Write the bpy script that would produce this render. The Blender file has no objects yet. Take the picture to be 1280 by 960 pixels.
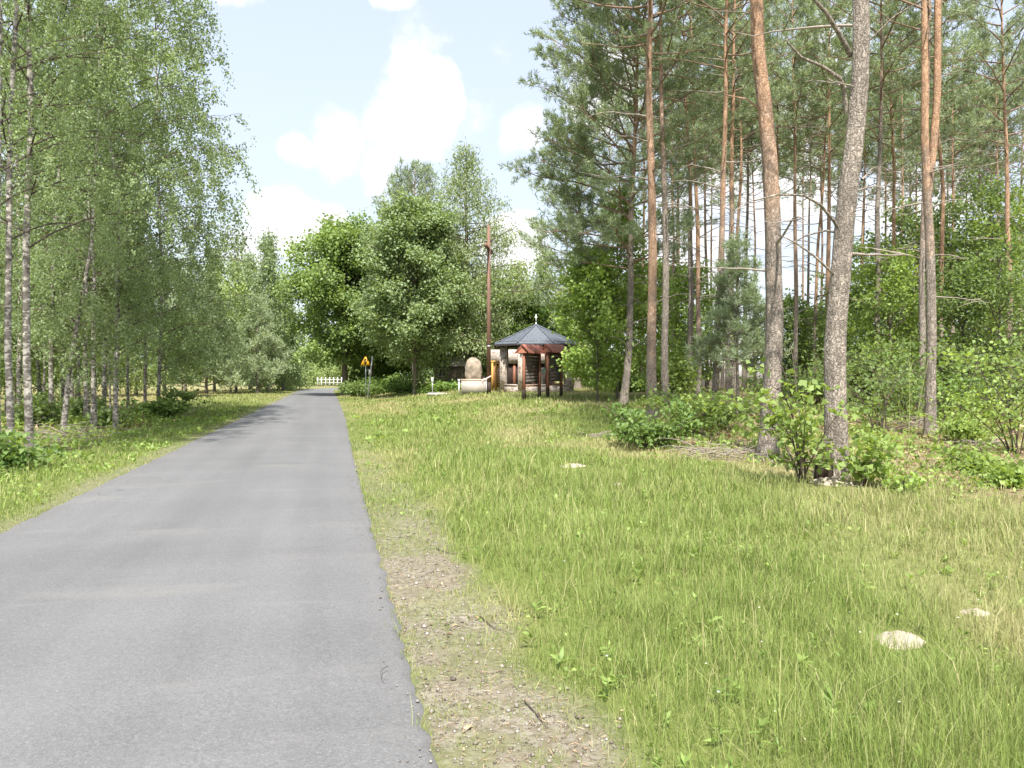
import bpy, math
import numpy as np
from math import radians as R

scene = bpy.context.scene
COL = scene.collection
EYE, F, CX, HZ = 1.6, 960.0, 640.0, 470.0       # eye height, focal length and horizon of the 1280 px photograph


def atx(px, Y):
    return (px - CX) / F * Y


def atz(py, Y):
    return EYE - (py - HZ) / F * Y


def sstep(x, a, b):
    t = np.clip((np.asarray(x, float) - a) / (b - a), 0, 1)
    return t * t * (3 - 2 * t)


def vnoise(x, y, scale, seed=0):
    """smooth value noise 0..1"""
    rg = np.random.default_rng(seed)
    tab = rg.random((256, 256))
    x = np.asarray(x, float) / scale + 1000.0
    y = np.asarray(y, float) / scale + 1000.0
    xi, yi = np.floor(x).astype(int), np.floor(y).astype(int)
    fx, fy = x - xi, y - yi
    fx, fy = fx * fx * (3 - 2 * fx), fy * fy * (3 - 2 * fy)
    g = lambda a, b: tab[a & 255, b & 255]
    return (g(xi, yi) * (1 - fx) + g(xi + 1, yi) * fx) * (1 - fy) + (g(xi, yi + 1) * (1 - fx) + g(xi + 1, yi + 1) * fx) * fy


# ------------------------------------------------------------------ layout of road and ground
def bend(Y):
    return np.maximum(0, np.asarray(Y, float) - 86) ** 2 / 70.0


def road_left(Y):
    return -0.2375 * np.asarray(Y, float) - 3.35 + bend(Y)


def road_right(Y):
    Y = np.asarray(Y, float)
    return -0.2375 * Y + 0.434 + 0.16 * sstep(Y, 8, 34) * (1 - sstep(Y, 50, 75)) + bend(Y)


def ground_base(X, Y):
    X, Y = np.asarray(X, float), np.asarray(Y, float)
    dr = X - road_right(Y)
    return 0.74 * sstep(Y, 13, 41) * sstep(dr, 0.6, 9.5)


def ground(X, Y):
    X, Y = np.asarray(X, float), np.asarray(Y, float)
    dr = X - road_right(Y)
    dl = road_left(Y) - X
    d = np.maximum(dr, dl)
    off = sstep(d, 0.02, 0.7)
    z = ground_base(X, Y) + off * (0.10 * (vnoise(X, Y, 2.3, 1) - 0.45) + 0.05 * (vnoise(X, Y, 0.7, 2) - .5) + .02 * (vnoise(X, Y, .23, 3) - .5))
    return z - 0.035 * (1 - sstep(d, -0.10, 0.06)) - 0.012


def m_gravel(X, Y):
    dr = np.asarray(X, float) - road_right(Y)
    wob = 0.28 * (vnoise(X, Y, 1.1, 5) - .5) + 0.22 * (vnoise(X, Y, .33, 6) - .5)
    w = 0.78 - 0.012 * np.clip(Y, 0, 30)
    a = sstep(dr, -.04, 0.05) * (1 - sstep(dr + wob, w - .22, w + .16)) * (.62 + .38 * sstep(vnoise(X, Y, .5, 51) * .6 + vnoise(X, Y, .16, 52) * .4, .36, .54))
    a = .86 * a * (1 - .62 * sstep(Y, 6.0, 10)) * (1 - .8 * sstep(Y, 12, 24))
    dl = road_left(Y) - np.asarray(X, float)
    b = (1 - sstep(dl + wob * .6, 0.12, 0.5)) * sstep(dl, -.3, .0) * .45
    return np.clip(np.maximum(a, b), 0, 1)


def m_litter(X, Y):
    X, Y = np.asarray(X, float), np.asarray(Y, float)
    wob = 1.3 * (vnoise(X, Y, 1.7, 7) - .5)
    lim = np.where(Y < 17, 2.3 + (17 - Y) * .47, 2.3 + (Y - 17) * .17)
    r = sstep(X - lim + wob, .2, 1.8) * sstep(Y, 8.2, 9.8)
    dl = road_left(Y) - X
    l = sstep(dl + wob * .5, 1.7, 2.6) * (1 - sstep(dl + wob, 7.5, 11)) * (1 - sstep(Y, 33, 40))
    return np.maximum(r, l)


def m_dry(X, Y):
    X, Y = np.asarray(X, float), np.asarray(Y, float)
    dr = X - road_right(Y)
    dl = road_left(Y) - X
    n = .55 * vnoise(X, Y, 2.6, 8) + .3 * vnoise(X, Y, .8, 9) + .15 * vnoise(X, Y, .3, 10)
    v = sstep(n, .36, .68) * .75
    v = v + .48 * sstep(X - (1.7 + .12 * (Y - 4)), 0, 2.2) * (1 - sstep(Y, 12, 18))
    v = v - .45 * (1 - sstep(np.abs(dr - 1.9 - .05 * Y), .4, 1.6)) * sstep(Y, 2, 4)
    v = np.where(dl > 0, .15 * v + .75 * sstep(dl, 4, 9) * sstep(Y, 26, 36) + .35 * sstep(Y, 34, 60), v)
    v = v + .22 * sstep(Y, 22, 40) * (dr > 0)
    v = v - .30 * (1 - sstep(dr, 1.2, 2.4)) * sstep(Y, 5, 8) * (dr > 0)
    return np.clip(v, 0, 1)


# ------------------------------------------------------------------ mesh helpers
class Geo:
    def __init__(self):
        self.v, self.q, self.t, self.r, self.n = [], [], [], [], 0

    def add(self, v, q=None, t=None, r=0.5):
        v = np.asarray(v, np.float32).reshape(-1, 3)
        if q is not None and len(q):
            self.q.append(np.asarray(q, np.int32).reshape(-1, 4) + self.n)
        if t is not None and len(t):
            self.t.append(np.asarray(t, np.int32).reshape(-1, 3) + self.n)
        self.v.append(v)
        self.r.append(np.full(len(v), r, np.float32) if np.isscalar(r) else np.asarray(r, np.float32))
        self.n += len(v)
        return self

    def box(self, c, s, rz=0.0, r=.5, taper=1.0):
        c, s = np.array(c, float), np.array(s, float) / 2
        p = np.array([[x, y, z] for z in (-1, 1) for y in (-1, 1) for x in (-1, 1)], float)
        p[:, :2] *= np.where(p[:, 2:] > 0, taper, 1.0)
        p *= s
        cr, sr = math.cos(rz), math.sin(rz)
        p = np.stack([p[:, 0] * cr - p[:, 1] * sr, p[:, 0] * sr + p[:, 1] * cr, p[:, 2]], 1) + c
        return self.add(p, [[0, 2, 3, 1], [4, 5, 7, 6], [0, 1, 5, 4], [1, 3, 7, 5], [3, 2, 6, 7], [2, 0, 4, 6]], r=r)

    def bar(self, a, b, w, h=None):
        """square bar from a to b"""
        return self.tube(np.array([a, b], float), np.array([w / 2 * 1.414] * 2), 4, cap=True, twist=math.pi / 4)

    def tube(self, pts, rad, n=6, cap=False, r=.5, twist=0.0, jit=None):
        pts = np.asarray(pts, float)
        rad = np.asarray(rad, float)
        t = np.gradient(pts, axis=0)
        t /= np.linalg.norm(t, axis=1, keepdims=True) + 1e-9
        ref = np.array([0, 0, 1.]) if abs(t[:, 2].mean()) < .8 else np.array([0., 1., 0])
        a = np.cross(t, ref)
        a /= np.linalg.norm(a, axis=1, keepdims=True) + 1e-9
        b = np.cross(t, a)
        th = np.arange(n) / n * 2 * math.pi + twist
        rr = rad[:, None] * np.ones(n)[None]
        if jit is not None:
            rr = rr * jit
        v = pts[:, None] + rr[..., None] * (np.cos(th)[None, :, None] * a[:, None] + np.sin(th)[None, :, None] * b[:, None])
        m = len(pts)
        i = np.arange(m - 1)[:, None] * n
        j = np.arange(n)[None]
        k = (j + 1) % n
        q = np.stack([i + j, i + k, i + n + k, i + n + j], -1).reshape(-1, 4)
        v = v.reshape(-1, 3)
        tr = None
        if cap:
            v = np.vstack([v, pts[0], pts[-1]])
            c0, c1 = m * n, m * n + 1
            jj = np.arange(n)
            kk = (jj + 1) % n
            tr = np.vstack([np.stack([kk, jj, np.full(n, c0)], 1), np.stack([(m - 1) * n + jj, (m - 1) * n + kk, np.full(n, c1)], 1)])
        return self.add(v, q, tr, r)

    def leaves(self, P, D, N, L, W, r, fold=.18, mid=.45):
        n = len(P)
        if not n:
            return self
        D = D / (np.linalg.norm(D, axis=1, keepdims=True) + 1e-9)
        S = np.cross(D, N)
        S /= np.linalg.norm(S, axis=1, keepdims=True) + 1e-9
        U = np.cross(S, D)
        L, W = np.broadcast_to(L, n)[:, None], np.broadcast_to(W, n)[:, None]
        v = np.stack([P, P + D * L * mid + S * W / 2 + U * W * fold, P + D * L - U * L * .1, P + D * L * mid - S * W / 2 + U * W * fold], 1)
        q = np.arange(n * 4).reshape(n, 4)
        return self.add(v.reshape(-1, 3), q, r=np.repeat(r, 4))

    def build(self, name, mat, parent=None, smooth=False, loc=None, rz=0.0):
        me = bpy.data.meshes.new(name)
        v = np.concatenate(self.v) if self.v else np.zeros((0, 3), np.float32)
        q = np.concatenate(self.q) if self.q else np.zeros((0, 4), np.int32)
        t = np.concatenate(self.t) if self.t else np.zeros((0, 3), np.int32)
        me.vertices.add(len(v))
        me.vertices.foreach_set('co', v.ravel())
        me.loops.add(q.size + t.size)
        me.loops.foreach_set('vertex_index', np.concatenate([q.ravel(), t.ravel()]).astype(np.int32))
        me.polygons.add(len(q) + len(t))
        st = np.concatenate([np.arange(len(q)) * 4, q.size + np.arange(len(t)) * 3]).astype(np.int32)
        me.polygons.foreach_set('loop_start', st)
        if smooth:
            me.polygons.foreach_set('use_smooth', np.ones(len(st), bool))
        at = me.attributes.new('rnd', 'FLOAT', 'POINT')
        at.data.foreach_set('value', np.concatenate(self.r) if self.r else np.zeros(0, np.float32))
        me.update(calc_edges=True)
        me.materials.append(mat)
        o = bpy.data.objects.new(name, me)
        COL.objects.link(o)
        if parent is not None:
            o.parent = parent
        if loc is not None:
            o.location = loc
        o.rotation_euler[2] = rz
        return o


def tag(o, label=None, cat=None, group=None, kind=None):
    for k, v in (('label', label), ('category', cat), ('group', group), ('kind', kind)):
        if v:
            o[k] = v
    return o


def thing(name, label, cat, loc, rz=0.0, group=None):
    o = bpy.data.objects.new(name, None)
    o.empty_display_size = .2
    COL.objects.link(o)
    o.location = loc
    o.rotation_euler[2] = rz
    return tag(o, label, cat, group)


# ------------------------------------------------------------------ materials
class NT:
    def __init__(self, name):
        self.m = bpy.data.materials.new(name)
        self.m.use_nodes = True
        self.nt = self.m.node_tree
        self.nt.nodes.clear()
        self.out = self.n('ShaderNodeOutputMaterial')

    def n(self, typ, **kw):
        nd = self.nt.nodes.new(typ)
        for k, v in kw.items():
            if k.startswith('i_'):
                key = k[2:].replace('_', ' ')
                nd.inputs[key].default_value = v
            else:
                setattr(nd, k, v)
        return nd

    def l(self, a, b):
        self.nt.links.new(a, b)

    def attr(self, name, typ='GEOMETRY'):
        a = self.n('ShaderNodeAttribute', attribute_name=name)
        a.attribute_type = typ
        return a.outputs['Fac']

    def pos(self):
        return self.n('ShaderNodeTexCoord').outputs['Object']

    def noise(self, scale, detail=3, rough=.55, vec=None, stretch=None):
        nd = self.n('ShaderNodeTexNoise')
        nd.inputs['Scale'].default_value = scale
        nd.inputs['Detail'].default_value = detail
        nd.inputs['Roughness'].default_value = rough
        v = vec if vec is not None else self.pos()
        if stretch:
            mp = self.n('ShaderNodeMapping')
            mp.inputs['Scale'].default_value = stretch
            self.l(v, mp.inputs['Vector'])
            v = mp.outputs[0]
        self.l(v, nd.inputs['Vector'])
        return nd.outputs['Fac']

    def ramp(self, fac, stops, interp='LINEAR'):
        nd = self.n('ShaderNodeValToRGB')
        cr = nd.color_ramp
        cr.interpolation = interp
        while len(cr.elements) < len(stops):
            cr.elements.new(.5)
        for e, (p, c) in zip(cr.elements, stops):
            e.position = p
            e.color = (*c, 1) if hasattr(c, '__len__') else (c, c, c, 1)
        self.l(fac, nd.inputs[0])
        return nd.outputs[0]

    def mix(self, fac, a, b, mode='MIX'):
        nd = self.n('ShaderNodeMix', data_type='RGBA', blend_type=mode)
        for s, v in ((nd.inputs[0], fac), (nd.inputs[6], a), (nd.inputs[7], b)):
            if hasattr(v, 'is_linked'):
                self.l(v, s)
            elif hasattr(v, '__len__'):
                s.default_value = (*v, 1)
            else:
                s.default_value = v if s.type == 'VALUE' else (v, v, v, 1)
        return nd.outputs[2]

    def math(self, op, a, b=0.0, clamp=False):
        nd = self.n('ShaderNodeMath', operation=op, use_clamp=clamp)
        for s, v in ((nd.inputs[0], a), (nd.inputs[1], b)):
            if hasattr(v, 'is_linked'):
                self.l(v, s)
            else:
                s.default_value = v
        return nd.outputs[0]

    def bump(self, h, strength=.5, dist=.02):
        nd = self.n('ShaderNodeBump')
        nd.inputs['Strength'].default_value = strength
        nd.inputs['Distance'].default_value = dist
        self.l(h, nd.inputs['Height'])
        return nd.outputs[0]

    def principled(self, color, rough=.8, spec=.3, normal=None, metal=0.0):
        p = self.n('ShaderNodeBsdfPrincipled')
        for key, v in (('Base Color', color), ('Roughness', rough), ('Specular IOR Level', spec), ('Metallic', metal)):
            s = p.inputs[key]
            if hasattr(v, 'is_linked'):
                self.l(v, s)
            else:
                s.default_value = (*v, 1) if hasattr(v, '__len__') else v
        if normal is not None:
            self.l(normal, p.inputs['Normal'])
        return p.outputs[0]

    def done(self, sh):
        self.l(sh, self.out.inputs[0])
        return self.m


def mat_leaf(name, dark, light, trans=.35, spec=.25, patch=1.2):
    t = NT(name)
    c = t.mix(t.attr('rnd'), dark, light)
    oi = t.n('ShaderNodeObjectInfo')
    n = t.noise(patch, 2)
    k = t.math('ADD', t.math('MULTIPLY', n, .65), 1.10)
    k2 = t.math('ADD', t.math('MULTIPLY', oi.outputs['Random'], .25), .88)
    k = t.math('MULTIPLY', k, k2)
    cc = t.n('ShaderNodeVectorMath', operation='SCALE')
    t.l(c, cc.inputs[0])
    t.l(k, cc.inputs['Scale'])
    col = cc.outputs[0]
    p = t.principled(col, .5, spec)
    tr = t.n('ShaderNodeBsdfTranslucent')
    warm = t.mix(1.0, col, (1.25, 1.2, .55), 'MULTIPLY')
    t.l(warm, tr.inputs[0])
    mx = t.n('ShaderNodeMixShader')
    mx.inputs[0].default_value = trans
    t.l(p, mx.inputs[1])
    t.l(tr.outputs[0], mx.inputs[2])
    return t.done(mx.outputs[0])


def mat_plain(name, col, rough=.7, spec=.3, var=.25, scale=6, bump=.2, metal=0.0, stretch=None):
    t = NT(name)
    n = t.noise(scale, 5, .6, stretch=stretch)
    c = t.ramp(n, [(.25, tuple(x * (1 - var) for x in col)), (.75, tuple(min(1, x * (1 + var)) for x in col))])
    return t.done(t.principled(c, rough, spec, t.bump(n, bump, .02), metal))


def mat_pine_bark():
    t = NT('pine_bark')
    oi = t.n('ShaderNodeObjectInfo')
    sep = t.n('ShaderNodeSeparateColor')
    t.l(oi.outputs['Color'], sep.inputs[0])
    pos = t.pos()
    sx = t.n('ShaderNodeSeparateXYZ')
    t.l(pos, sx.inputs[0])
    vo = t.n('ShaderNodeTexVoronoi', feature='DISTANCE_TO_EDGE')
    mp = t.n('ShaderNodeMapping')
    mp.inputs['Scale'].default_value = (20, 20, 6.5)
    nz = t.noise(5, 3)
    nv = t.n('ShaderNodeVectorMath', operation='ADD')
    sc = t.n('ShaderNodeVectorMath', operation='SCALE')
    cmb = t.n('ShaderNodeCombineXYZ')
    t.l(nz, cmb.inputs[0]); t.l(nz, cmb.inputs[1]); t.l(nz, cmb.inputs[2])
    t.l(cmb.outputs[0], sc.inputs[0]); sc.inputs['Scale'].default_value = .5
    t.l(pos, nv.inputs[0]); t.l(sc.outputs[0], nv.inputs[1])
    t.l(nv.outputs[0], mp.inputs[0]); t.l(mp.outputs[0], vo.inputs['Vector'])
    vo.inputs['Scale'].default_value = 1.0
    fine = t.noise(30, 4, .65, stretch=(1, 1, .35))
    big = t.noise(1.7, 3)
    up = t.math('DIVIDE', sx.outputs[2], 20.0)
    up = t.math('SUBTRACT', up, sep.outputs[0])
    up = t.math('ADD', up, t.math('MULTIPLY', t.math('SUBTRACT', big, .5), .35))
    up = t.math('MULTIPLY', up, 6.0, True)
    up = t.math('MULTIPLY', up, sep.outputs[1])
    low = t.ramp(fine, [(.25, (.21, .175, .145)), (.5, (.35, .297, .245)), (.78, (.49, .43, .365))])
    hi = t.ramp(fine, [(.2, (.28, .165, .10)), (.5, (.43, .265, .165)), (.8, (.55, .38, .255))])
    vc = t.n('ShaderNodeTexVoronoi')
    vc.inputs['Scale'].default_value = 1.0
    t.l(mp.outputs[0], vc.inputs['Vector'])
    sp_ = t.n('ShaderNodeSeparateColor')
    t.l(vc.outputs['Color'], sp_.inputs[0])
    c = t.mix(up, low, hi)
    c = t.mix(1.0, c, t.ramp(sp_.outputs[0], [(0.0, .72), (1.0, 1.22)]), 'MULTIPLY')
    c = t.mix(1.0, c, t.ramp(big, [(.3, .78), (.7, 1.15)]), 'MULTIPLY')
    crack = t.ramp(vo.outputs['Distance'], [(0.0, .42), (.20, 1.0)])
    crackm = t.mix(t.math('MULTIPLY', t.math('SUBTRACT', 1.0, up), .8), (1, 1, 1), crack)
    c = t.mix(1.0, c, crackm, 'MULTIPLY')
    h = t.math('ADD', t.math('MULTIPLY', crack, .8), t.math('MULTIPLY', fine, .7))
    return t.done(t.principled(c, .9, .15, t.bump(h, .8, .03)))


def mat_birch_bark():
    t = NT('birch_bark')
    pos = t.pos()
    sx = t.n('ShaderNodeSeparateXYZ')
    t.l(pos, sx.inputs[0])
    a = t.noise(6.5, 4, .6, stretch=(1, 1, 2.3))
    b = t.noise(3.0, 3, .6, stretch=(1, 1, 1.6))
    white = t.ramp(t.noise(9, 4), [(.3, (.30, .27, .225)), (.7, (.52, .485, .43))])
    marks = t.ramp(a, [(.51, 0.0), (.56, 1.0)])
    pat = t.ramp(b, [(.49, 0.0), (.56, 1.0)])
    dark = t.math('MAXIMUM', t.math('MULTIPLY', marks, .85), t.math('MULTIPLY', pat, .75))
    base = t.math('SUBTRACT', 1.15, t.math('ADD', sx.outputs[2], t.math('MULTIPLY', a, .9)), True)
    dark = t.math('MAXIMUM', dark, base)
    c = t.mix(dark, white, (.075, .062, .052))
    return t.done(t.principled(c, .75, .2, t.bump(t.math('SUBTRACT', 1.0, dark), .4, .02)))


def mat_grass():
    t = NT('grass_blades')
    tone = t.attr('tone')
    rnd = t.attr('rnd')
    green = t.mix(rnd, (.145, .215, .042), (.325, .40, .11))
    dry = t.mix(rnd, (.33, .295, .12), (.58, .52, .29))
    c = t.mix(tone, green, dry)
    p = t.principled(c, .55, .25)
    tr = t.n('ShaderNodeBsdfTranslucent')
    t.l(c, tr.inputs[0])
    mx = t.n('ShaderNodeMixShader')
    mx.inputs[0].default_value = .35
    t.l(p, mx.inputs[1]); t.l(tr.outputs[0], mx.inputs[2])
    return t.done(mx.outputs[0])


def mat_ground():
    t = NT('ground_soil')
    n1, n2, n3 = t.noise(1.3, 5), t.noise(11, 5, .65), t.noise(60, 4, .7)
    mixn = t.math('ADD', t.math('MULTIPLY', n2, .55), t.math('MULTIPLY', n3, .45))
    green = t.ramp(mixn, [(.3, (.060, .085, .022)), (.5, (.125, .155, .040)), (.7, (.20, .21, .075))])
    dry = t.ramp(mixn, [(.3, (.15, .135, .06)), (.5, (.24, .22, .10)), (.7, (.33, .30, .16))])
    litter = t.ramp(mixn, [(.28, (.075, .055, .035)), (.5, (.19, .145, .09)), (.72, (.32, .25, .165))])
    vo = t.n('ShaderNodeTexVoronoi')
    vo.inputs['Scale'].default_value = 34
    t.l(t.pos(), vo.inputs['Vector'])
    sepc = t.n('ShaderNodeSeparateColor')
    t.l(vo.outputs['Color'], sepc.inputs[0])
    stone = t.ramp(sepc.outputs[0], [(.1, (.15, .125, .10)), (.5, (.235, .20, .165)), (.95, (.34, .305, .265))])
    soil = t.ramp(mixn, [(.3, (.11, .088, .062)), (.7, (.26, .215, .165))])
    gravel = t.mix(t.ramp(n1, [(.35, .25), (.65, .8)]), soil, stone)
    c = t.mix(t.attr('dry'), green, dry)
    c = t.mix(t.attr('litter'), c, litter)
    c = t.mix(t.attr('gravel'), c, gravel)
    return t.done(t.principled(c, .95, .1, t.bump(mixn, .7, .03)))


def mat_road():
    t = NT('asphalt')
    pos = t.pos()
    mp = t.n('ShaderNodeMapping')
    mp.inputs['Rotation'].default_value = (0, 0, -math.atan(.2375))
    t.l(pos, mp.inputs[0])
    v = mp.outputs[0]
    fine = t.noise(170, 3, .7, v)
    mid = t.noise(28, 4, .6, v)
    streak = t.noise(1.0, 3, .5, v, stretch=(1.7, .07, 1))
    blot = t.noise(.45, 4, .6, v, stretch=(1, .5, 1))
    cross = t.noise(.9, 2, .5, v, stretch=(.12, 1.3, 1))
    base = t.ramp(fine, [(.25, .086), (.5, .138), (.75, .204)])
    k = t.math('ADD', t.math('MULTIPLY', streak, .42), t.math('MULTIPLY', blot, .36))
    k = t.math('ADD', k, t.math('MULTIPLY', mid, .22))
    k = t.math('ADD', k, t.math('MULTIPLY', cross, .22))
    k = t.ramp(k, [(.40, .74), (.60, .98), (.80, 1.20)])
    c = t.mix(1.0, base, k, 'MULTIPLY')
    speck = t.n('ShaderNodeTexVoronoi')
    speck.inputs['Scale'].default_value = 95
    t.l(v, speck.inputs['Vector'])
    ss = t.n('ShaderNodeSeparateColor')
    t.l(speck.outputs['Color'], ss.inputs[0])
    c = t.mix(1.0, c, t.ramp(ss.outputs[0], [(0.0, .84), (.25, .97), (.8, 1.03), (1.0, 1.22)]), 'MULTIPLY')
    pale = t.ramp(t.noise(.8, 5, .65, v, stretch=(.5, 1.4, 1)), [(.56, 0.0), (.72, .45)])
    c = t.mix(pale, c, (.215, .205, .185))
    ck = t.n('ShaderNodeTexVoronoi', feature='DISTANCE_TO_EDGE')
    ck.inputs['Scale'].default_value = .42
    wv = t.n('ShaderNodeVectorMath', operation='MULTIPLY_ADD')
    wn_ = t.n('ShaderNodeTexNoise')
    wn_.inputs['Scale'].default_value, wn_.inputs['Detail'].default_value = 2.2, 5
    t.l(v, wn_.inputs['Vector'])
    t.l(wn_.outputs['Color'], wv.inputs[0])
    wv.inputs[1].default_value = (.9, .9, 0)
    t.l(v, wv.inputs[2])
    t.l(wv.outputs[0], ck.inputs['Vector'])
    ckm = t.math('MULTIPLY', t.ramp(ck.outputs['Distance'], [(.0, .5), (.006, 0.0)]), t.ramp(blot, [(.5, 0.0), (.62, 1.0)]))
    c = t.mix(ckm, c, (.05, .048, .045))
    c = t.mix(1.0, c, (1.0, .99, .98), 'MULTIPLY')
    dust = t.mix(t.math('MULTIPLY', t.attr('edge'), t.ramp(mid, [(.4, 0.0), (.7, .45)])), c, (.165, .148, .125))
    return t.done(t.principled(dust, .8, .35, t.bump(t.math('ADD', fine, mid), .25, .006)))


def mat_stone():
    t = NT('rubble_stone')
    vo = t.n('ShaderNodeTexVoronoi')
    vo.inputs['Scale'].default_value = 9
    ve = t.n('ShaderNodeTexVoronoi', feature='DISTANCE_TO_EDGE')
    ve.inputs['Scale'].default_value = 9
    p = t.pos()
    t.l(p, vo.inputs['Vector']); t.l(p, ve.inputs['Vector'])
    sepc = t.n('ShaderNodeSeparateColor')
    t.l(vo.outputs['Color'], sepc.inputs[0])
    c = t.ramp(sepc.outputs[0], [(.05, (.27, .195, .15)), (.35, (.53, .415, .34)), (.6, (.63, .515, .44)), (.95, (.49, .44, .41))])
    n = t.noise(25, 4)
    c = t.mix(1.0, c, t.ramp(n, [(.3, .75), (.7, 1.15)]), 'MULTIPLY')
    mort = t.ramp(ve.outputs['Distance'], [(.03, 1.0), (.08, 0.0)])
    c = t.mix(mort, c, (.46, .42, .37))
    return t.done(t.principled(c, .85, .2, t.bump(t.math('SUBTRACT', t.math('MULTIPLY', n, .4), mort), .6, .03)))


def mat_tiles(name, col, freq, axis=2):
    t = NT(name)
    n = t.noise(9, 4)
    w = t.n('ShaderNodeTexWave', wave_type='BANDS', bands_direction='XYZ'[axis])
    w.inputs['Scale'].default_value = freq
    w.inputs['Distortion'].default_value = .6
    t.l(t.pos(), w.inputs['Vector'])
    c = t.ramp(n, [(.3, tuple(x * .75 for x in col)), (.7, tuple(x * 1.25 for x in col))])
    c = t.mix(1.0, c, t.ramp(w.outputs['Fac'], [(.0, .72), (.3, 1.05)]), 'MULTIPLY')
    return t.done(t.principled(c, .6, .35, t.bump(w.outputs['Fac'], .6, .03)))


M = {}
M['pine_bark'] = mat_pine_bark()
M['birch_bark'] = mat_birch_bark()
M['grey_bark'] = mat_plain('grey_bark', (.15, .125, .10), .9, .15, .5, 14, .6, stretch=(1, 1, .3))
M['pine_limb'] = mat_plain('pine_limb', (.235, .165, .12), .9, .15, .4, 8, .3)
M['twig_bark'] = mat_plain('twig_bark', (.11, .085, .07), .9, .15, .35, 8, .3)
M['dead_wood'] = mat_plain('dead_wood', (.30, .255, .215), .9, .15, .4, 9, .4)
M['birch_leaf'] = mat_leaf('birch_leaf', (.12, .165, .082), (.245, .305, .16), .45)
M['birch_leaf_pale'] = mat_leaf('birch_leaf_pale', (.16, .215, .08), (.31, .37, .155), .45)
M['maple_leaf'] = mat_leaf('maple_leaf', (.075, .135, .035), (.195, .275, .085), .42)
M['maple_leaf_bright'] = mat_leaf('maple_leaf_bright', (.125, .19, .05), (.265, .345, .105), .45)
M['maple_leaf_mid'] = mat_leaf('maple_leaf_mid', (.115, .175, .058), (.24, .315, .115), .42)  # less saturated green, between the plain and the bright maple leaf
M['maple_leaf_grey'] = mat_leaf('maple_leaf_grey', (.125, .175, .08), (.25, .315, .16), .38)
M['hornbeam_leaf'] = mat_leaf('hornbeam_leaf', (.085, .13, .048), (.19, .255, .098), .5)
M['weed_leaf'] = mat_leaf('weed_leaf', (.12, .19, .045), (.26, .34, .10), .4)
M['willow_leaf'] = mat_leaf('willow_leaf', (.15, .20, .08), (.28, .34, .14), .4)
M['larch_needle'] = mat_leaf('larch_needle', (.15, .20, .10), (.28, .325, .165), .42)
M['pine_needle'] = mat_leaf('pine_needle', (.13, .17, .105), (.28, .335, .21), .36)
M['pine_needle_pale'] = mat_leaf('pine_needle_pale', (.15, .19, .115), (.31, .36, .225), .3)
M['grass'] = mat_grass()
M['ground'] = mat_ground()
M['road'] = mat_road()
M['stone'] = mat_stone()
M['slate'] = mat_tiles('slate_roof', (.125, .14, .165), 7)
M['red_tile'] = mat_tiles('red_shingle', (.70, .26, .20), 9)
M['old_roof'] = mat_plain('old_roof', (.36, .34, .30), .9, .1, .3, 5)
M['stained_wood'] = mat_plain('stained_wood', (.25, .105, .06), .6, .35, .35, 6, .3, stretch=(6, 6, .6))
M['dark_wood'] = mat_plain('dark_wood', (.045, .030, .024), .7, .3, .4, 6, .3)
M['cross_wood'] = mat_plain('cross_wood', (.185, .105, .075), .65, .3, .35, 5, .3, stretch=(6, 6, .5))
M['yellow_wood'] = mat_plain('yellow_wood', (.56, .33, .075), .6, .35, .25, 5, .2, stretch=(6, 6, .5))
M['board'] = mat_plain('board_planks', (.125, .105, .095), .75, .25, .45, 3, .5, stretch=(1, 1, 9))
M['plaster'] = mat_plain('plaster', (.38, .34, .29), .85, .2, .14, 5, .15)
M['white_paint'] = mat_plain('white_paint', (.76, .77, .76), .6, .35, .06, 5, .05)
M['granite'] = mat_plain('granite', (.42, .335, .265), .85, .25, .32, 5, .5)
M['boulder'] = mat_plain('boulder_stone', (.30, .245, .19), .9, .15, .5, 4.5, 1.0)
M['zinc'] = mat_plain('zinc_pipe', (.42, .44, .46), .45, .5, .12, 12, .05, metal=.6)
M['sign_yellow'] = mat_plain('sign_yellow', (.95, .52, .02), .45, .5, .04, 4, 0)
M['sign_red'] = mat_plain('sign_red', (.70, .20, .03), .45, .5, .05, 4, 0)
M['sign_black'] = mat_plain('sign_black', (.015, .015, .015), .5, .4, .05, 4, 0)
M['pink_cloth'] = mat_plain('ribbon_cloth', (.74, .52, .52), .9, .1, .15, 20, .1)
M['copper_green'] = mat_plain('green_cap', (.34, .42, .36), .7, .3, .15, 8, .1)
M['sand'] = mat_plain('sand', (.37, .315, .245), .95, .1, .35, 16, 1.0)
M['pale_slab'] = mat_plain('concrete_slab', (.45, .42, .38), .9, .2, .15, 4, .2)
M['house_wall'] = mat_plain('house_render', (.72, .73, .74), .85, .2, .05, 3, .05)
M['glass'] = mat_plain('window_glass', (.05, .06, .075), .1, .8, .1, 1, 0)
M['grey_panel'] = mat_plain('grey_panel', (.36, .37, .38), .7, .3, .1, 3, .1)
M['fence_paint'] = mat_plain('fence_paint', (.55, .55, .50), .75, .2, .15, 3, .1)
M['petal'] = mat_plain('petal_white', (.72, .72, .64), .8, .2, .1, 3, 0)
tp = NT('pebble')
M['pebble'] = tp.done(tp.principled(tp.ramp(tp.attr('rnd'), [(0, (.10, .08, .062)), (.5, (.21, .178, .145)), (1, (.36, .325, .285))]), .85, .2))
M['stem_green'] = mat_plain('stem_green', (.22, .26, .09), .7, .2, .3, 6, .1)


# ------------------------------------------------------------------ trees
def unit(v):
    return v / (np.linalg.norm(v, axis=-1, keepdims=True) + 1e-9)


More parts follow.
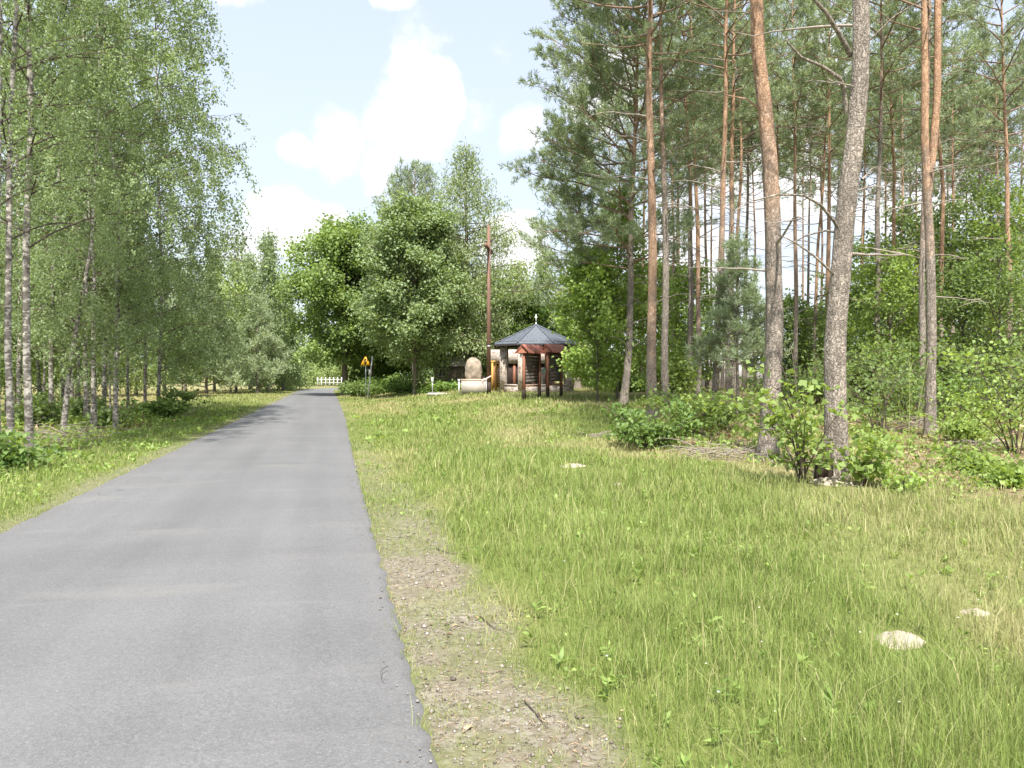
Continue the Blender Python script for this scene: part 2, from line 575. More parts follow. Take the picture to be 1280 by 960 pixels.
def curve(p0, az, el0, el1, ln, n, rg, wig=.12):
    s = np.linspace(0, 1, n)
    el = el0 + (el1 - el0) * s + rg.normal(0, wig, n) * s
    a = az + np.cumsum(rg.normal(0, wig, n)) * .7
    d = np.stack([np.cos(el) * np.cos(a), np.cos(el) * np.sin(a), np.sin(el)], 1)
    st = d * (ln / (n - 1))
    return p0 + np.vstack([np.zeros(3), np.cumsum(st[:-1], 0)])


def along(pts, s):
    f = s * (len(pts) - 1)
    i = np.minimum(f.astype(int), len(pts) - 2)
    w = (f - i)[:, None]
    return pts[i] * (1 - w) + pts[i + 1] * w


def trunk_geo(g, path, r0, H, sides, rg, flare=.45, top=.12, rough=.05):
    z0, z1 = path[0, 2], path[-1, 2]
    nz = 40 if sides >= 14 else 16
    zz = z0 + (z1 - z0) * (np.linspace(0, 1, nz) ** 1.25)
    p = np.stack([np.interp(zz, path[:, 2], path[:, 0]), np.interp(zz, path[:, 2], path[:, 1]), zz], 1)
    wob = r0 * .25
    p[:, 0] += np.interp(zz, np.linspace(z0, z1, 9), rg.normal(0, wob, 9)) * sstep(zz, .3, 2)
    p[:, 1] += np.interp(zz, np.linspace(z0, z1, 9), rg.normal(0, wob, 9)) * sstep(zz, .3, 2)
    u = np.clip(zz / H, 0, 1)
    rad = r0 * ((1 - u) ** .75 * (1 - top) + top * (1 - u) + .004) * (1 + flare * np.exp(-np.maximum(zz, 0) / .28))
    jit = 1 + rg.normal(0, rough, (nz, sides)) * .6 + (rg.normal(0, rough, (1, sides)))
    g.tube(p, rad, sides, jit=jit)
    return p, rad


def kind_of(sp):
    return sp['kind']


def grow(path, r0, H, sp, rg, gl, gf):
    """limbs into gl, foliage into gf; sp holds the habit of the species"""
    nb = sp['nb']
    zz0, zz1 = sp['zb'], H * sp.get('ztop', .97)
    A, AD = [], []
    az = rg.uniform(0, 6.28)
    lens = []
    for i in range(nb):
        u = (i + rg.uniform(0, 1)) / nb
        u = u ** sp.get('upow', 1.0)
        z = zz0 + (zz1 - zz0) * u
        az += 2.4 + rg.normal(0, .5)
        a = az
        if 'side' in sp and rg.random() < sp.get('sidep', .5):
            a = sp['side'] + rg.normal(0, .6)
        p0 = np.array([np.interp(z, path[:, 2], path[:, 0]), np.interp(z, path[:, 2], path[:, 1]), z])
        ln = sp['env'](u) * rg.uniform(.7, 1.15)
        ev = sp.get('elvar', .13 if kind_of(sp) != 'leaf' else .32)
        e0 = sp['el0'](u) + rg.normal(0, ev)
        e1 = sp['el1'](u) + rg.normal(0, ev)
        br = curve(p0, a, e0, e1, ln, 7, rg, sp.get('wig', .12))
        rb = max(.008, min(.028 * ln ** .8, r0 * .45) * sp.get('thick', 1))
        gl.tube(br, np.linspace(rb, rb * .3, 7), sp.get('lsides', 4))
        ns = max(2, int(sp['nsec'] * min(1.3, ln / sp['env'](.4))))
        ss = sp.get('s0', .25) + (1 - sp.get('s0', .25)) * (np.arange(ns) + rg.random(ns)) / ns
        ss = np.clip(ss, 0, 1)
        if 'keep' in sp:
            ss = ss[rg.random(ns) < sp['keep'](u, z)]
            ns = len(ss)
            if not ns:
                continue
        P = along(br, ss)
        for k in range(ns):
            side = 1 if k % 2 else -1
            sl = ln * sp['sec'] * (1.15 - .65 * ss[k]) * rg.uniform(.7, 1.25)
            dv = br[min(6, int(ss[k] * 6) + 1)] - br[min(5, int(ss[k] * 6))]
            ba = math.atan2(dv[1], dv[0]) + side * rg.uniform(.3, 1.15) * (1.0 if ss[k] < .93 else .4)
            be = math.asin(np.clip(dv[2] / (np.linalg.norm(dv) + 1e-9), -1, 1)) * .6 + rg.normal(sp.get('secup', .1), sp.get('secvar', .25))
            sb = curve(P[k], ba, be, be + sp.get('secdroop', 0.0), sl, 4, rg, .15)
            gl.tube(sb, np.linspace(max(.005, rb * .35), .004, 4), 3)
            na = sp['na']
            an = along(sb, np.clip(rg.uniform(sp.get('a0', .25), 1.05, na), 0, 1))
            A.append(an)
            AD.append(np.repeat((sb[-1] - sb[-2])[None], na, 0))
    if not A:
        return
    A = np.concatenate(A)
    AD = unit(np.concatenate(AD))
    kind = sp['kind']
    sc = sp.get('scale', 1.0)
    if kind == 'tuft':
        k = sp['k']
        n = len(A)
        sh = unit(AD * .6 + np.array([0, 0, .55]) + rg.normal(0, .3, (n, 3)))
        P = np.repeat(A + rg.normal(0, .06 * sc, (n, 3)), k, 0)
        U = np.repeat(sh, k, 0)
        off = rg.uniform(0, 1, (n * k, 1))
        P = P + U * off * .16 * sc
        D = unit(U * .75 + rg.normal(0, .55, (n * k, 3)))
        N = unit(rg.normal(0, 1, (n * k, 3)))
        gf.leaves(P, D, N, rg.uniform(.09, .17, n * k) * sc, sp.get('w', .016) * sc, np.clip(np.repeat(rg.random(n), k) * .5 + rg.random(n * k) * .5, 0, 1), .05)
    elif kind == 'hang':
        k = sp['k']
        n = len(A)
        hl = rg.uniform(.3, 1.0, n) * sp['hang']
        out = unit(A - np.array([0, 0, 0]))
        s = rg.uniform(0, 1, (n, k))
        sw = rg.normal(0, .22, (n, 1, 3)) * np.array([1, 1, .3])
        dn = (np.array([0, 0, -1.0]) + sw) * s[..., None] + AD[:, None] * (.35 * np.sqrt(s))[..., None]
        P = (A[:, None] + dn * hl[:, None, None] + rg.normal(0, sp.get('rc', .07), (n, k, 3))).reshape(-1, 3)
        D = unit(rg.normal(0, .55, (n * k, 3)) + np.array([0, 0, -.75]))
        N = unit(rg.normal(0, 1, (n * k, 3)) + np.array([0, 0, .25]))
        gf.leaves(P, D, N, rg.uniform(.7, 1.25, n * k) * sp['L'], rg.uniform(.8, 1.2, n * k) * sp['W'],
                  np.clip(np.repeat(rg.random(n), k) * .5 + rg.random(n * k) * .5, 0, 1))
    else:
        k = sp['k']
        n = len(A)
        C = A + rg.normal(0, sp['rc'] * .3, (n, 3))
        P = (C[:, None] + rg.normal(0, 1, (n, k, 3)) * np.array([1, 1, .75]) * sp['rc']).reshape(-1, 3)
        D = unit(np.repeat(AD * .5, k, 0) + rg.normal(0, .6, (n * k, 3)) + np.array([0, 0, -.3]))
        N = unit(rg.normal(0, .5, (n * k, 3)) + np.array([0, 0, .8]))
        gf.leaves(P, D, N, rg.uniform(.65, 1.3, n * k) * sp['L'], rg.uniform(.8, 1.2, n * k) * sp['W'],
                  np.clip(np.repeat(rg.random(n), k) * .55 + rg.random(n * k) * .45, 0, 1))


def tree(name, label, cat, group, X, Y, path, r0, H, sp, seed, bark, leaf, sides=12, limb=None, color=None, dead=None, extra=None, rough=.05):
    rg = np.random.default_rng(seed)
    z = float(ground(X, Y)) - .04
    t = thing(name, label, cat, (X, Y, z), 0, group)
    g, gl, gf = Geo(), Geo(), Geo()
    p, rad = trunk_geo(g, path, r0, H, sides, rg, sp.get('flare', .45), rough=rough)
    if extra:
        extra(g, gl, gf, rg, p)
    grow(p, r0, H, sp, rg, gl, gf)
    o = g.build('trunk', bark, t, True)
    if color:
        o.color = color
    if gl.n:
        ol = gl.build('branches', limb or bark, t, True)
        if color:
            ol.color = color
    if dead:
        for i in range(dead[0]):
            gd = Geo()
            zz = rg.uniform(dead[1], dead[2])
            p0 = np.array([np.interp(zz, p[:, 2], p[:, 0]), np.interp(zz, p[:, 2], p[:, 1]), zz])
            ln = rg.uniform(.5, dead[3])
            br = curve(p0, rg.uniform(0, 6.28), rg.uniform(-.1, .6), rg.uniform(-.7, .3), ln, 7, rg, .22)
            rb = .010 + .009 * ln
            gd.tube(br, np.linspace(rb, .004, 7), 4)
            for k in range(rg.integers(1, 4)):
                q0 = along(br, np.array([rg.uniform(.35, .9)]))[0]
                sb = curve(q0, rg.uniform(0, 6.28), rg.uniform(-.4, .5), rg.uniform(-.7, .4), ln * .35, 4, rg, .25)
                gd.tube(sb, np.linspace(rb * .5, .003, 4), 3)
            gd.build('dead_branch', M['dead_wood'], t, True)
    if gf.n:
        gf.build('crown', leaf, t)
    return t


def ellip(Rm, um=.42, base=.55):
    def f(u):
        w = um if u < um else 1 - um
        return Rm * max(base * .6, math.sqrt(max(0.0, 1 - ((u - um) / (w * 1.04)) ** 2)))
    return f


def straight(H, lean=(0, 0)):
    return np.array([[0, 0, -.15], [lean[0] * .5, lean[1] * .5, H * .5], [lean[0], lean[1], H]], float)


def pixpath(Y, pts, H, X0, z0):
    """local trunk line through measured points of a trunk that stands at depth Y"""
    L = [[0, 0, -.2]]
    for px, py in pts[1:]:
        L.append([atx(px, Y) - X0, 0, atz(py, Y) - z0])
    L = np.array(L, float)
    dz = H - L[-1, 2]
    if dz > .3:
        sl = (L[-1, 0] - L[-2, 0]) / max(.5, L[-1, 2] - L[-2, 2])
        L = np.vstack([L, [L[-1, 0] + np.clip(sl, -.06, .06) * dz, 0, H]])
    return L


# ---- Scots pines on the right: label, depth, measured trunk points (first is the base), trunk width in px, height, where orange bark starts, how orange,
#      crown start, crown radius
PINES = [
    ('tall straight pine with thick orange trunk rising from the low leafy bush', 24, [(815, 520), (814, 300), (811, 60)], 15, 21, .05, .85, 11, 4.4),
    ('grey straight pine trunk close beside the thick orange one by the bush', 27, [(832, 515), (833, 400), (830, 270), (826, 120), (823, 0)], 10.5, 20, .34, .6, 11, 3.6),
    ('edge pine leaning slightly right with low boughs reaching over the lawn', 30, [(779, 508), (783, 460), (787, 340), (793, 170), (797, 20)], 11, 19, .30, .8, 5.2, 4.9),
    ('pine with dark lower trunk and twin orange stems above bright leaves', 36, [(863, 500), (863, 300), (862, 230), (856, 90), (853, 0)], 8.5, 20, .34, .9, 11, 3.2),
    ('orange pine trunk hugging the dark lower one above bright leaves', 35, [(874, 500), (872, 290), (868, 200), (864, 90), (862, 0)], 8, 20, .12, 1.0, 11, 3.2),
    ('slim purplish pine stem behind the twin orange stems', 47, [(884, 488), (882, 330), (879, 150), (877, 0)], 5, 21, .3, .7, 13, 3.0),
    ('orange pine whose pale foot stands left of the forest house gap', 24, [(893, 525), (895, 430), (902, 290), (905, 150), (908, 0)], 9.5, 20, .22, 1.0, 10.5, 3.6),
    ('orange pine with straight upper stem behind the drooping grey spray', 31, [(911, 508), (912, 300), (915, 130), (917, 0)], 9, 20, .3, 1.0, 11, 3.2),
    ('thin orange pine curving right above the drooping grey spray', 37, [(920, 497), (921, 300), (926, 215), (924, 60), (922, 0)], 6, 20, .3, 1.0, 12, 3.0),
    ('stout pine with salmon upper trunk curving left and flaring grey foot', 14.6, [(959, 578), (962, 500), (965, 400), (964, 300), (962, 215), (957, 140), (949, 60), (945, 0)], 25, 21, .17, .95, 13, 4.4),
    ('narrow pine stem half hidden behind the salmon trunk', 40, [(975, 490), (973, 300), (970, 120), (969, 0)], 5.5, 21, .3, .8, 12, 3.0),
    ('slim reddish pine stem right of the salmon trunk', 36, [(995, 499), (995, 380), (992, 200), (989, 40)], 6.5, 20, .15, .75, 12, 3.0),
    ('very thin bluish pine stem in the bright gap between two big trunks', 45, [(1009, 489), (1010, 330), (1012, 160), (1012, 30)], 4.5, 19, .5, .4, 13, 2.6),
    ('thin rust coloured pine leaning right in the bright gap', 40, [(1016, 492), (1019, 380), (1027, 240), (1031, 90), (1033, 0)], 5.5, 20, .12, .9, 12, 3.0),
    ('rust red pine stem just left of the great curved grey trunk', 36, [(1034, 500), (1035, 380), (1035, 200), (1034, 0)], 7, 21, .1, .95, 12, 3.0),
    ('great grey pine with curved bare trunk and dark fire scarred foot', 12, [(1043, 600), (1045, 520), (1049, 440), (1055, 340), (1058, 270), (1066, 180), (1069, 100), (1067, 0)], 29, 19, .8, .3, 11.5, 4.2),
    ('dull grey pine stem right of the great curved trunk', 30, [(1096, 508), (1096, 400), (1098, 200), (1099, 0)], 9, 20, .5, .5, 11, 3.4),
    ('orange pine forking high up right of the dull grey stem', 37, [(1113, 496), (1114, 380), (1117, 200), (1110, 110), (1105, 0)], 6.5, 20, .2, 1.0, 11.5, 3.2),
    ('orange pine splitting into twin upper stems above a grey lower trunk', 19.5, [(1164, 547), (1163, 450), (1162, 350), (1160, 260), (1158, 180), (1154, 60), (1152, 0)], 13.5, 20, .22, 1.0, 10.5, 3.8),
    ('dark brown pine just behind the split orange one', 26, [(1151, 520), (1151, 400), (1153, 280), (1156, 150), (1158, 0)], 9.5, 20, .25, .5, 12, 3.2),
    ('slim orange pine with crook right of the split orange one', 33, [(1173, 503), (1176, 400), (1178, 250), (1172, 190), (1168, 130), (1172, 0)], 7.5, 20, .12, 1.0, 11.5, 3.2),
    ('straight thin orange pine stem between the crooked one and the purple one', 42, [(1191, 490), (1190, 300), (1188, 150), (1187, 0)], 6, 20, .15, .9, 12, 3.0),
    ('thin purple brown pine stem among dense leaves near right edge', 44, [(1220, 488), (1222, 300), (1223, 120), (1222, 20)], 5.5, 18, .4, .4, 12, 3.0),
    ('orange brown pine stem nearest the right edge of the photo', 30, [(1264, 508), (1261, 400), (1257, 240), (1251, 60), (1249, 0)], 8, 19, .12, .95, 10.5, 3.4),
    ('far grey pine stem left of the crooked orange pine', 55, [(1138, 480), (1137, 300), (1135, 150), (1132, 0)], 4.5, 22, .4, .5, 13, 3.2),
    ('far slender pine stem between purple and right edge stems', 50, [(1238, 484), (1237, 300), (1239, 100), (1240, 0)], 4.5, 20, .3, .7, 11, 3.2),
    ('far dark pine stem visible left of the twin orange stems', 52, [(845, 480), (846, 300), (849, 150), (850, 0)], 5, 21, .4, .6, 11, 3.4),
    ('pine with pale short visible foot right behind the stone pavilion', 49, [(722, 488), (724, 400), (722, 280)], 10, 17.0, .6, .3, 3.6, 4.0),
    ('far pine stem between the bright gap and the dull grey stem', 53, [(1077, 482), (1078, 300), (1080, 120), (1080, 0)], 4.5, 21, .3, .8, 12, 3.2),
    ('distant thin pine between the edge pine and the thick orange pine', 46, [(803, 490), (804, 300), (806, 100), (806, 0)], 4.8, 21, .25, .8, 12, 3.0),
    ('distant thin pine between the grey straight pine and the twin orange stems', 58, [(848, 478), (848, 300), (846, 100), (846, 0)], 4, 22, .3, .7, 14, 3.0),
    ('distant thin dark pine just right of the pale footed pine', 56, [(903, 478), (904, 300), (898, 120), (897, 0)], 4.2, 22, .4, .5, 14, 3.0),
    ('distant dark pine in front of the white house, left one', 40, [(918, 494), (916, 380), (914, 250)], 7, 19, .5, .3, 12, 3.0),
    ('distant dark pine in front of the white house, right one', 42, [(930, 492), (932, 380), (934, 250), (933, 0)], 6.5, 19, .5, .3, 12, 3.0),
    ('distant thin pine just left of the great curved grey trunk top', 58, [(1046, 478), (1047, 200), (1046, 0)], 4, 21, .2, .8, 14, 3.0),
    ('distant thin pine just left of the orange pine that forks high', 48, [(1106, 486), (1106, 300), (1103, 100), (1102, 0)], 4.2, 20, .2, .8, 13, 3.0),
    ('distant thin pine touching the left side of the split orange pine', 50, [(1143, 485), (1144, 250), (1143, 0)], 4.6, 20, .2, .8, 13, 3.0),
    ('distant thin pine left of the purple brown stem', 52, [(1206, 484), (1207, 250), (1204, 0)], 4.2, 20, .2, .8, 13, 3.0),
    ('distant thin pine stem at the very right edge of the photo', 46, [(1276, 490), (1275, 250), (1276, 0)], 5, 20, .2, .8, 12, 3.0),
    ('distant thin pine left of the leaning edge pine', 50, [(758, 484), (760, 300), (762, 120), (762, 0)], 4.4, 20, .3, .7, 11, 3.2),
    ('distant thin pine just right of the grey straight pine', 44, [(840, 491), (841, 300), (838, 100), (837, 0)], 4.6, 20, .25, .8, 12, 3.0),
    ('distant thin pine between the twin orange stems and the pale footed one', 56, [(888, 479), (889, 300), (890, 100), (890, 0)], 3.8, 22, .25, .8, 14, 3.0),
    ('distant thin pine just left of the salmon trunk', 50, [(944, 484), (943, 300), (938, 150), (936, 0)], 4.2, 20, .3, .7, 12, 3.0),
    ('distant hair thin pine in the bright gap beside the bluish stem', 58, [(1003, 478), (1003, 250), (1004, 0)], 3.4, 22, .2, .8, 14, 3.0),
    ('distant thin pine in the bright gap beside the rust red stem', 48, [(1026, 486), (1027, 300), (1022, 100), (1020, 0)], 4.0, 20, .2, .8, 13, 3.0),
    ('distant thin pine close along the right side of the great grey trunk', 46, [(1075, 488), (1077, 300), (1084, 100), (1086, 0)], 4.4, 20, .2, .8, 13, 3.0),
    ('distant thin pine midway between the high forking pine and the split one', 42, [(1126, 492), (1127, 300), (1126, 100), (1125, 0)], 4.8, 20, .2, .8, 12, 3.0),
    ('distant thin pine behind the crooked orange pine', 56, [(1182, 480), (1183, 300), (1184, 0)], 3.8, 21, .25, .8, 14, 3.0),
    ('distant thin pine just left of the right edge pine stem', 42, [(1246, 492), (1247, 300), (1243, 100), (1242, 0)], 4.8, 20, .2, .8, 12, 3.0),
]


def pine_spec(Y, zb, Rc, H, low=False):
    sc = float(np.clip(Y / 21.0, .85, 2.3))
    dens = 1.0 / sc ** 1.15
    return dict(kind='tuft', lsides=5, zb=zb, nb=int(36 if not low else 56), env=lambda u: Rc * (1.0 - .55 * u ** 1.6) * (.55 + .45 * min(1, u * 3.5)), keep=lambda u, z: 1.0 if low else min(1, .30 + 1.1 * u), el0=lambda u: .15 + .7 * u,
                el1=lambda u: .25 + .5 * u, nsec=max(6, int(13 * dens ** .5)), sec=.40, na=max(4, int((10 if low else 7) * dens ** .6)), a0=.2, k=max(10, int(17 * dens ** .4)), scale=sc, w=.019, thick=.62, s0=.3, wig=.16, secup=.12)


for i, (lab, Y, pts, wpx, H, o0, oa, zb, Rc) in enumerate(PINES):
    X0 = atx(pts[0][0], Y)
    z0 = float(ground(X0, Y)) - .04
    path = pixpath(Y, pts, H, X0, z0)
    sp = pine_spec(Y, zb, Rc, H, low=(zb < 7))
    if Y > 29 and zb > 7:
        sp['zb'] = zb - .8
    if i == 2:
        sp['na'], sp['k'] = 10, 15
        sp.update(side=math.pi, sidep=.35, nb=84)
    if i == 15:
        sp.update(side=2.6, sidep=.3)
    ex = None
    if 'twin upper' in lab:
        def ex(g, gl, gf, rg, p, Y=Y, X0=X0, z0=z0, H=H):
            q = np.array([[atx(a, Y) - X0, -.02, atz(b, Y) - z0] for a, b in ((1159, 262), (1161, 225), (1165, 180), (1169, 120), (1169, 0))] + [[atx(1171, Y) - X0, .1, H - 1]])
            g.tube(q, np.array([.05, .075, .092, .088, .08, .02]), 12)
    if i == 15:
        def ex(g, gl, gf, rg, p, Y=Y, X0=X0, z0=z0):
            # the thick live limb at upper left, the long grey arching dead limb, and the dark charred foot stems
            def L(l, r, dy=0):
                q = np.array([[atx(a, Y) - X0, dd, atz(b, Y) - z0] for a, b, dd in l], float)
                g.tube(q, np.linspace(r, r * .35, len(q)), 8)
            L([(1062, 72, 0), (1045, 55, -.15), (1020, 32, -.35), (990, 10, -.5), (965, -14, -.6)], .045)
            L([(1056, 143, 0), (1050, 118, -.1), (1042, 106, -.2), (1015, 96, -.35), (985, 90, -.5), (965, 75, -.6)], .042)
            L([(1052, 293, 0), (1038, 278, -.1), (1015, 262, -.3), (990, 253, -.45), (955, 255, -.6), (925, 264, -.7)], .03)
            L([(1050, 350, 0), (1032, 338, -.1), (1010, 322, -.2), (985, 308, -.3), (955, 296, -.4)], .024)
            L([(1050, 292, 0), (1035, 287, .1), (1012, 292, .2), (990, 305, .3)], .022)
            L([(1074, 62, 0), (1085, 52, -.1), (1110, 28, -.2), (1145, 10, -.3)], .02)
            L([(1076, 225, 0), (1085, 218, .1), (1100, 205, .3), (1112, 200, .4)], .018)
    if i == 9:
        def ex(g, gl, gf, rg, p, Y=Y, X0=X0, z0=z0):
            def L(l, r):
                q = np.array([[atx(a, Y) - X0, dd, atz(b, Y) - z0] for a, b, dd in l], float)
                g.tube(q, np.linspace(r, r * .35, len(q)), 8)
            L([(952, 112, 0), (945, 95, -.1), (938, 60, -.2), (940, 10, -.3), (935, -20, -.3)], .035)
            L([(958, 155, 0), (950, 135, .1), (938, 118, .3), (915, 108, .5)], .03)
    tree('pine_tree', lab, 'pine tree', 'pines of the right hand wood', X0, Y, path, wpx * .92 / F * Y / 2, H, sp, 100 + i, M['pine_bark'], M['pine_needle'],
         sides=20 if Y < 16 else 12, color=(o0, oa, 0, 1), limb=M['pine_limb'], dead=(int(15 if Y > 20 else 9), 3.5 if zb > 7 else 2.0, zb + 1.5, 2.4), extra=ex, rough=.05)

# ---- the birches on the left
BIRCH = [
    ('birch trunk cut by the left edge of the photo', 14.0, [(-4, 582), (-2, 300), (4, 0)], 9, 17),
    ('stout pale birch second in from the left photo edge', 14.6, [(13, 575), (12, 400), (17, 200), (24, 0)], 10, 18),
    ('stout birch with black furrowed foot beside the dark hollow', 15.7, [(37, 568), (34, 450), (38, 300), (42, 150), (38, 0)], 10.5, 18),
    ('slim straight birch behind the dark hollow', 24, [(64, 534), (65, 400), (69, 300), (78, 180), (82, 40)], 7, 17),
    ('white birch leaning strongly right among the upright ones', 20.5, [(77, 545), (86, 470), (96, 410), (106, 355), (116, 300)], 7.5, 12),
    ('darkish birch close behind the upper part of the leaning one', 25, [(108, 531), (107, 400), (108, 250), (99, 110)], 7, 17),
    ('well spotted birch immediately right of the leaning one', 23, [(117, 537), (118, 430), (119, 320), (112, 200), (108, 60)], 7.5, 18),
    ('thin birch half hidden behind the well spotted one', 29, [(129, 522), (132, 400), (134, 300), (128, 150)], 6, 17),
    ('birch with black foot standing furthest out on the verge grass', 22, [(144, 540), (144, 470), (148, 380), (150, 250), (128, 100)], 7, 19),
    ('small dark stemmed birch with brushy foot at the meadow corner', 29, [(197, 523), (200, 440), (203, 350), (200, 200)], 5.5, 20),
    ('thin grey birch left of the small dark one at the meadow corner', 33, [(181, 517), (182, 430), (180, 300), (170, 150)], 5.0, 19),
    ('thin dark birch stem left of the leaning white one', 31, [(90, 520), (89, 400), (88, 250)], 6, 16),
    ('slender birch deep in the grove between the two stout ones', 27, [(24, 527), (25, 350), (22, 150)], 7, 17),
    ('hair thin dark birch stem between the stout black footed one and the slim straight one', 30, [(54, 520), (56, 400), (60, 200), (64, 60)], 3.5, 14),
    ('thin dark birch stem rising behind the leaning white birch foot', 34, [(80, 513), (78, 400), (77, 230), (80, 100)], 4.2, 15),
    ('thin birch stem between the leaning birch top and the spotted one', 36, [(99, 511), (98, 350), (97, 200), (94, 80)], 4.2, 15),
    ('hair thin sapling birch just left of the verge birch', 27, [(138, 526), (137, 420), (134, 320)], 2.6, 9),
    ('thin birch between the verge birch and the thin grey one', 38, [(160, 508), (160, 380), (158, 220), (150, 120)], 4.0, 14),
    ('thin birch far left behind the two stout ones', 31, [(8, 519), (10, 350), (12, 150)], 5, 16),
    ('birch deep in the grove seen just right of the stout black footed one', 33, [(50, 516), (48, 350), (44, 150)], 6, 17),
]


def birch_spec(Y, zb, Rc, dens=1.0):
    sc = float(np.clip(Y / 20.0, .8, 3.5))
    return dict(kind='hang', zb=zb, nb=int(40 * dens), env=lambda u: Rc * (1.0 - .62 * u), el0=lambda u: .55 + .5 * u, el1=lambda u: -.25 + .7 * u, nsec=8, sec=.34, na=3, a0=.2,
                k=int(27 / sc ** .7) + 3, hang=.95, L=.070 * sc, W=.052 * sc, rc=.055 * sc, thick=.6, s0=.12, secdroop=-.5, wig=.14, flare=.6, keep=lambda u, z: 1.0 if z > 9.0 or z < 3.4 else .58)


for i, (lab, Y, pts, wpx, H) in enumerate(BIRCH):
    X0 = atx(pts[0][0], Y)
    z0 = float(ground(X0, Y)) - .04
    path = pixpath(Y, pts, H, X0, z0)
    sp = birch_spec(Y, 4.2 if Y < 20 else 2.6, 3.2 if i != 4 else 1.7)
    if i in (8, 9):
        sp.update(side=.3, sidep=.45)
        sp['zb'] = 1.6
        Rq = 3.9
        sp['env'] = lambda u: Rq * (1 - .5 * u)
        sp['nb'] = 74
        sp['keep'] = lambda u, z: .9
    if wpx < 5:
        sp = birch_spec(Y, 4.0, 1.8, .55)
    tree('birch_tree', lab, 'birch tree', 'birches of the grove by the road', X0, Y, path, wpx * .86 / F * Y / 2, H, sp, 300 + i, M['birch_bark'], M['birch_leaf'],
         sides=14, limb=M['twig_bark'])

# ---- deciduous, larch, willow and young conifers
MAPLE = lambda Rc, nb, L, k, zb, um=.4, nsec=8, na=5, rc=.28: dict(kind='leaf', zb=zb, nb=nb, env=ellip(Rc, um), el0=lambda u: .15 + .95 * u, el1=lambda u: .05 + .8 * u, nsec=nsec, sec=.42, na=na, a0=.35, k=k,
                                                          L=L, W=L * .85, rc=rc, thick=1.0, s0=.28, secup=.08, secvar=.6, wig=.17)
HANG = lambda Rc, nb, L, k, zb, hang=.9, pw=1.0, na=4, nsec=7: dict(kind='hang', zb=zb, nb=nb, env=lambda u: Rc * (1 - .80 * u ** pw), el0=lambda u: .5 + .5 * u, el1=lambda u: -.2 + .9 * u, nsec=nsec, sec=.36,
                                                    na=na, a0=.1, k=k, hang=hang, L=L, W=L * .6, rc=L * 1.1, thick=.7, s0=.1, secdroop=-.4)
YPINE = lambda Rc, nb, sc, zb: dict(kind='tuft', zb=zb, nb=nb, env=lambda u: Rc * (1 - .85 * u), el0=lambda u: .2 + .6 * u, el1=lambda u: .35 + .6 * u, nsec=8, sec=.4, na=5, a0=.3, k=11, scale=sc, w=.02, s0=.15, secup=.25)


def put(name, label, cat, group, px, Y, H, r0, sp, seed, bark, leaf, lean=(0, 0), **kw):
    return tree(name, label, cat, group, atx(px, Y), Y, straight(H, lean), r0, H, sp, seed, M[bark], M[leaf], sides=10, **kw)


CG = 'trees around the memorial'
put('maple_tree', 'broad dark green maple left of the memorial, behind the yellow sign', 'maple tree', CG, 431, 62, 12.8, .28, MAPLE(4.6, 70, .25, 17, 2.8, .42, 10, 4, .36), 501, 'grey_bark', 'maple_leaf_mid')
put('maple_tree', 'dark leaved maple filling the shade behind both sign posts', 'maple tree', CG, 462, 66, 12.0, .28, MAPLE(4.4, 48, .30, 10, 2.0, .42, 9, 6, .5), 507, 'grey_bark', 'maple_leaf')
put('maple_tree', 'greyish green maple on slim trunk standing out on the lawn edge', 'maple tree', CG, 519, 50, 11.6, .16, MAPLE(4.2, 66, .20, 19, 2.4, .36, 10, 4, .32), 502, 'grey_bark', 'maple_leaf_grey')
put('pine_tree', 'dense upright pine top rising above the greyish maple', 'pine tree', CG, 519, 60, 17.4, .22, dict(YPINE(3.4, 70, 2.4, 6.0), env=lambda u: 3.8 * (1 - .7 * u ** 3)), 503, 'pine_bark', 'pine_needle', color=(.5, .5, 0, 1))
put('larch_tree', 'tall feathery larch tapering to a point above the wooden cross', 'larch tree', CG, 583, 53, 17.2, .22, dict(HANG(4.6, 110, .24, 11, 2.0, .9, 1.0, 4, 8), W=.075, el0=lambda u: .05 + .5 * u ** 2, el1=lambda u: -.05 + .55 * u, env=lambda u: 5.8 * (1 - .97 * u) ** .9 + .15), 504, 'grey_bark', 'larch_needle')
put('maple_tree', 'dark maple behind the slim trunked greyish maple', 'maple tree', CG, 497, 72, 11.5, .26, MAPLE(4.4, 46, .32, 10, .8, .42, 9, 6, .5), 515, 'grey_bark', 'maple_leaf')
put('larch_tree', 'shorter larch behind the cross with yellowish hanging sprays', 'larch tree', CG, 566, 58, 12.5, .18, HANG(2.8, 50, .2, 6, 2.0, .8, .9, 4, 7), 505, 'grey_bark', 'larch_needle')
put('birch_tree', 'pale birch crown behind the pavilion roof on its left', 'birch tree', CG, 648, 64, 10.5, .14, HANG(3.4, 44, .24, 8, 1.8, 1.0, 1.2), 506, 'birch_bark', 'birch_leaf_pale')
put('birch_tree', 'pale birch crown directly above the pavilion roof tip', 'birch tree', CG, 683, 60, 10.8, .14, HANG(3.4, 46, .22, 8, 1.6, 1.0, 1.2), 508, 'birch_bark', 'birch_leaf_pale')
put('birch_tree', 'birch crown between the pavilion roof and the bright maple', 'birch tree', CG, 722, 66, 11.5, .14, HANG(3.6, 46, .24, 8, 1.6, 1.0, 1.2), 509, 'birch_bark', 'birch_leaf_pale')
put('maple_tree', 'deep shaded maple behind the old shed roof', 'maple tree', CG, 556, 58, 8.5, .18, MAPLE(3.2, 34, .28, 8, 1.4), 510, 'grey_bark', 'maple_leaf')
put('maple_tree', 'low dark maple behind the pedestal and cross', 'maple tree', CG, 604, 60, 7.5, .16, MAPLE(3.2, 32, .28, 8, 1.2), 511, 'grey_bark', 'maple_leaf')
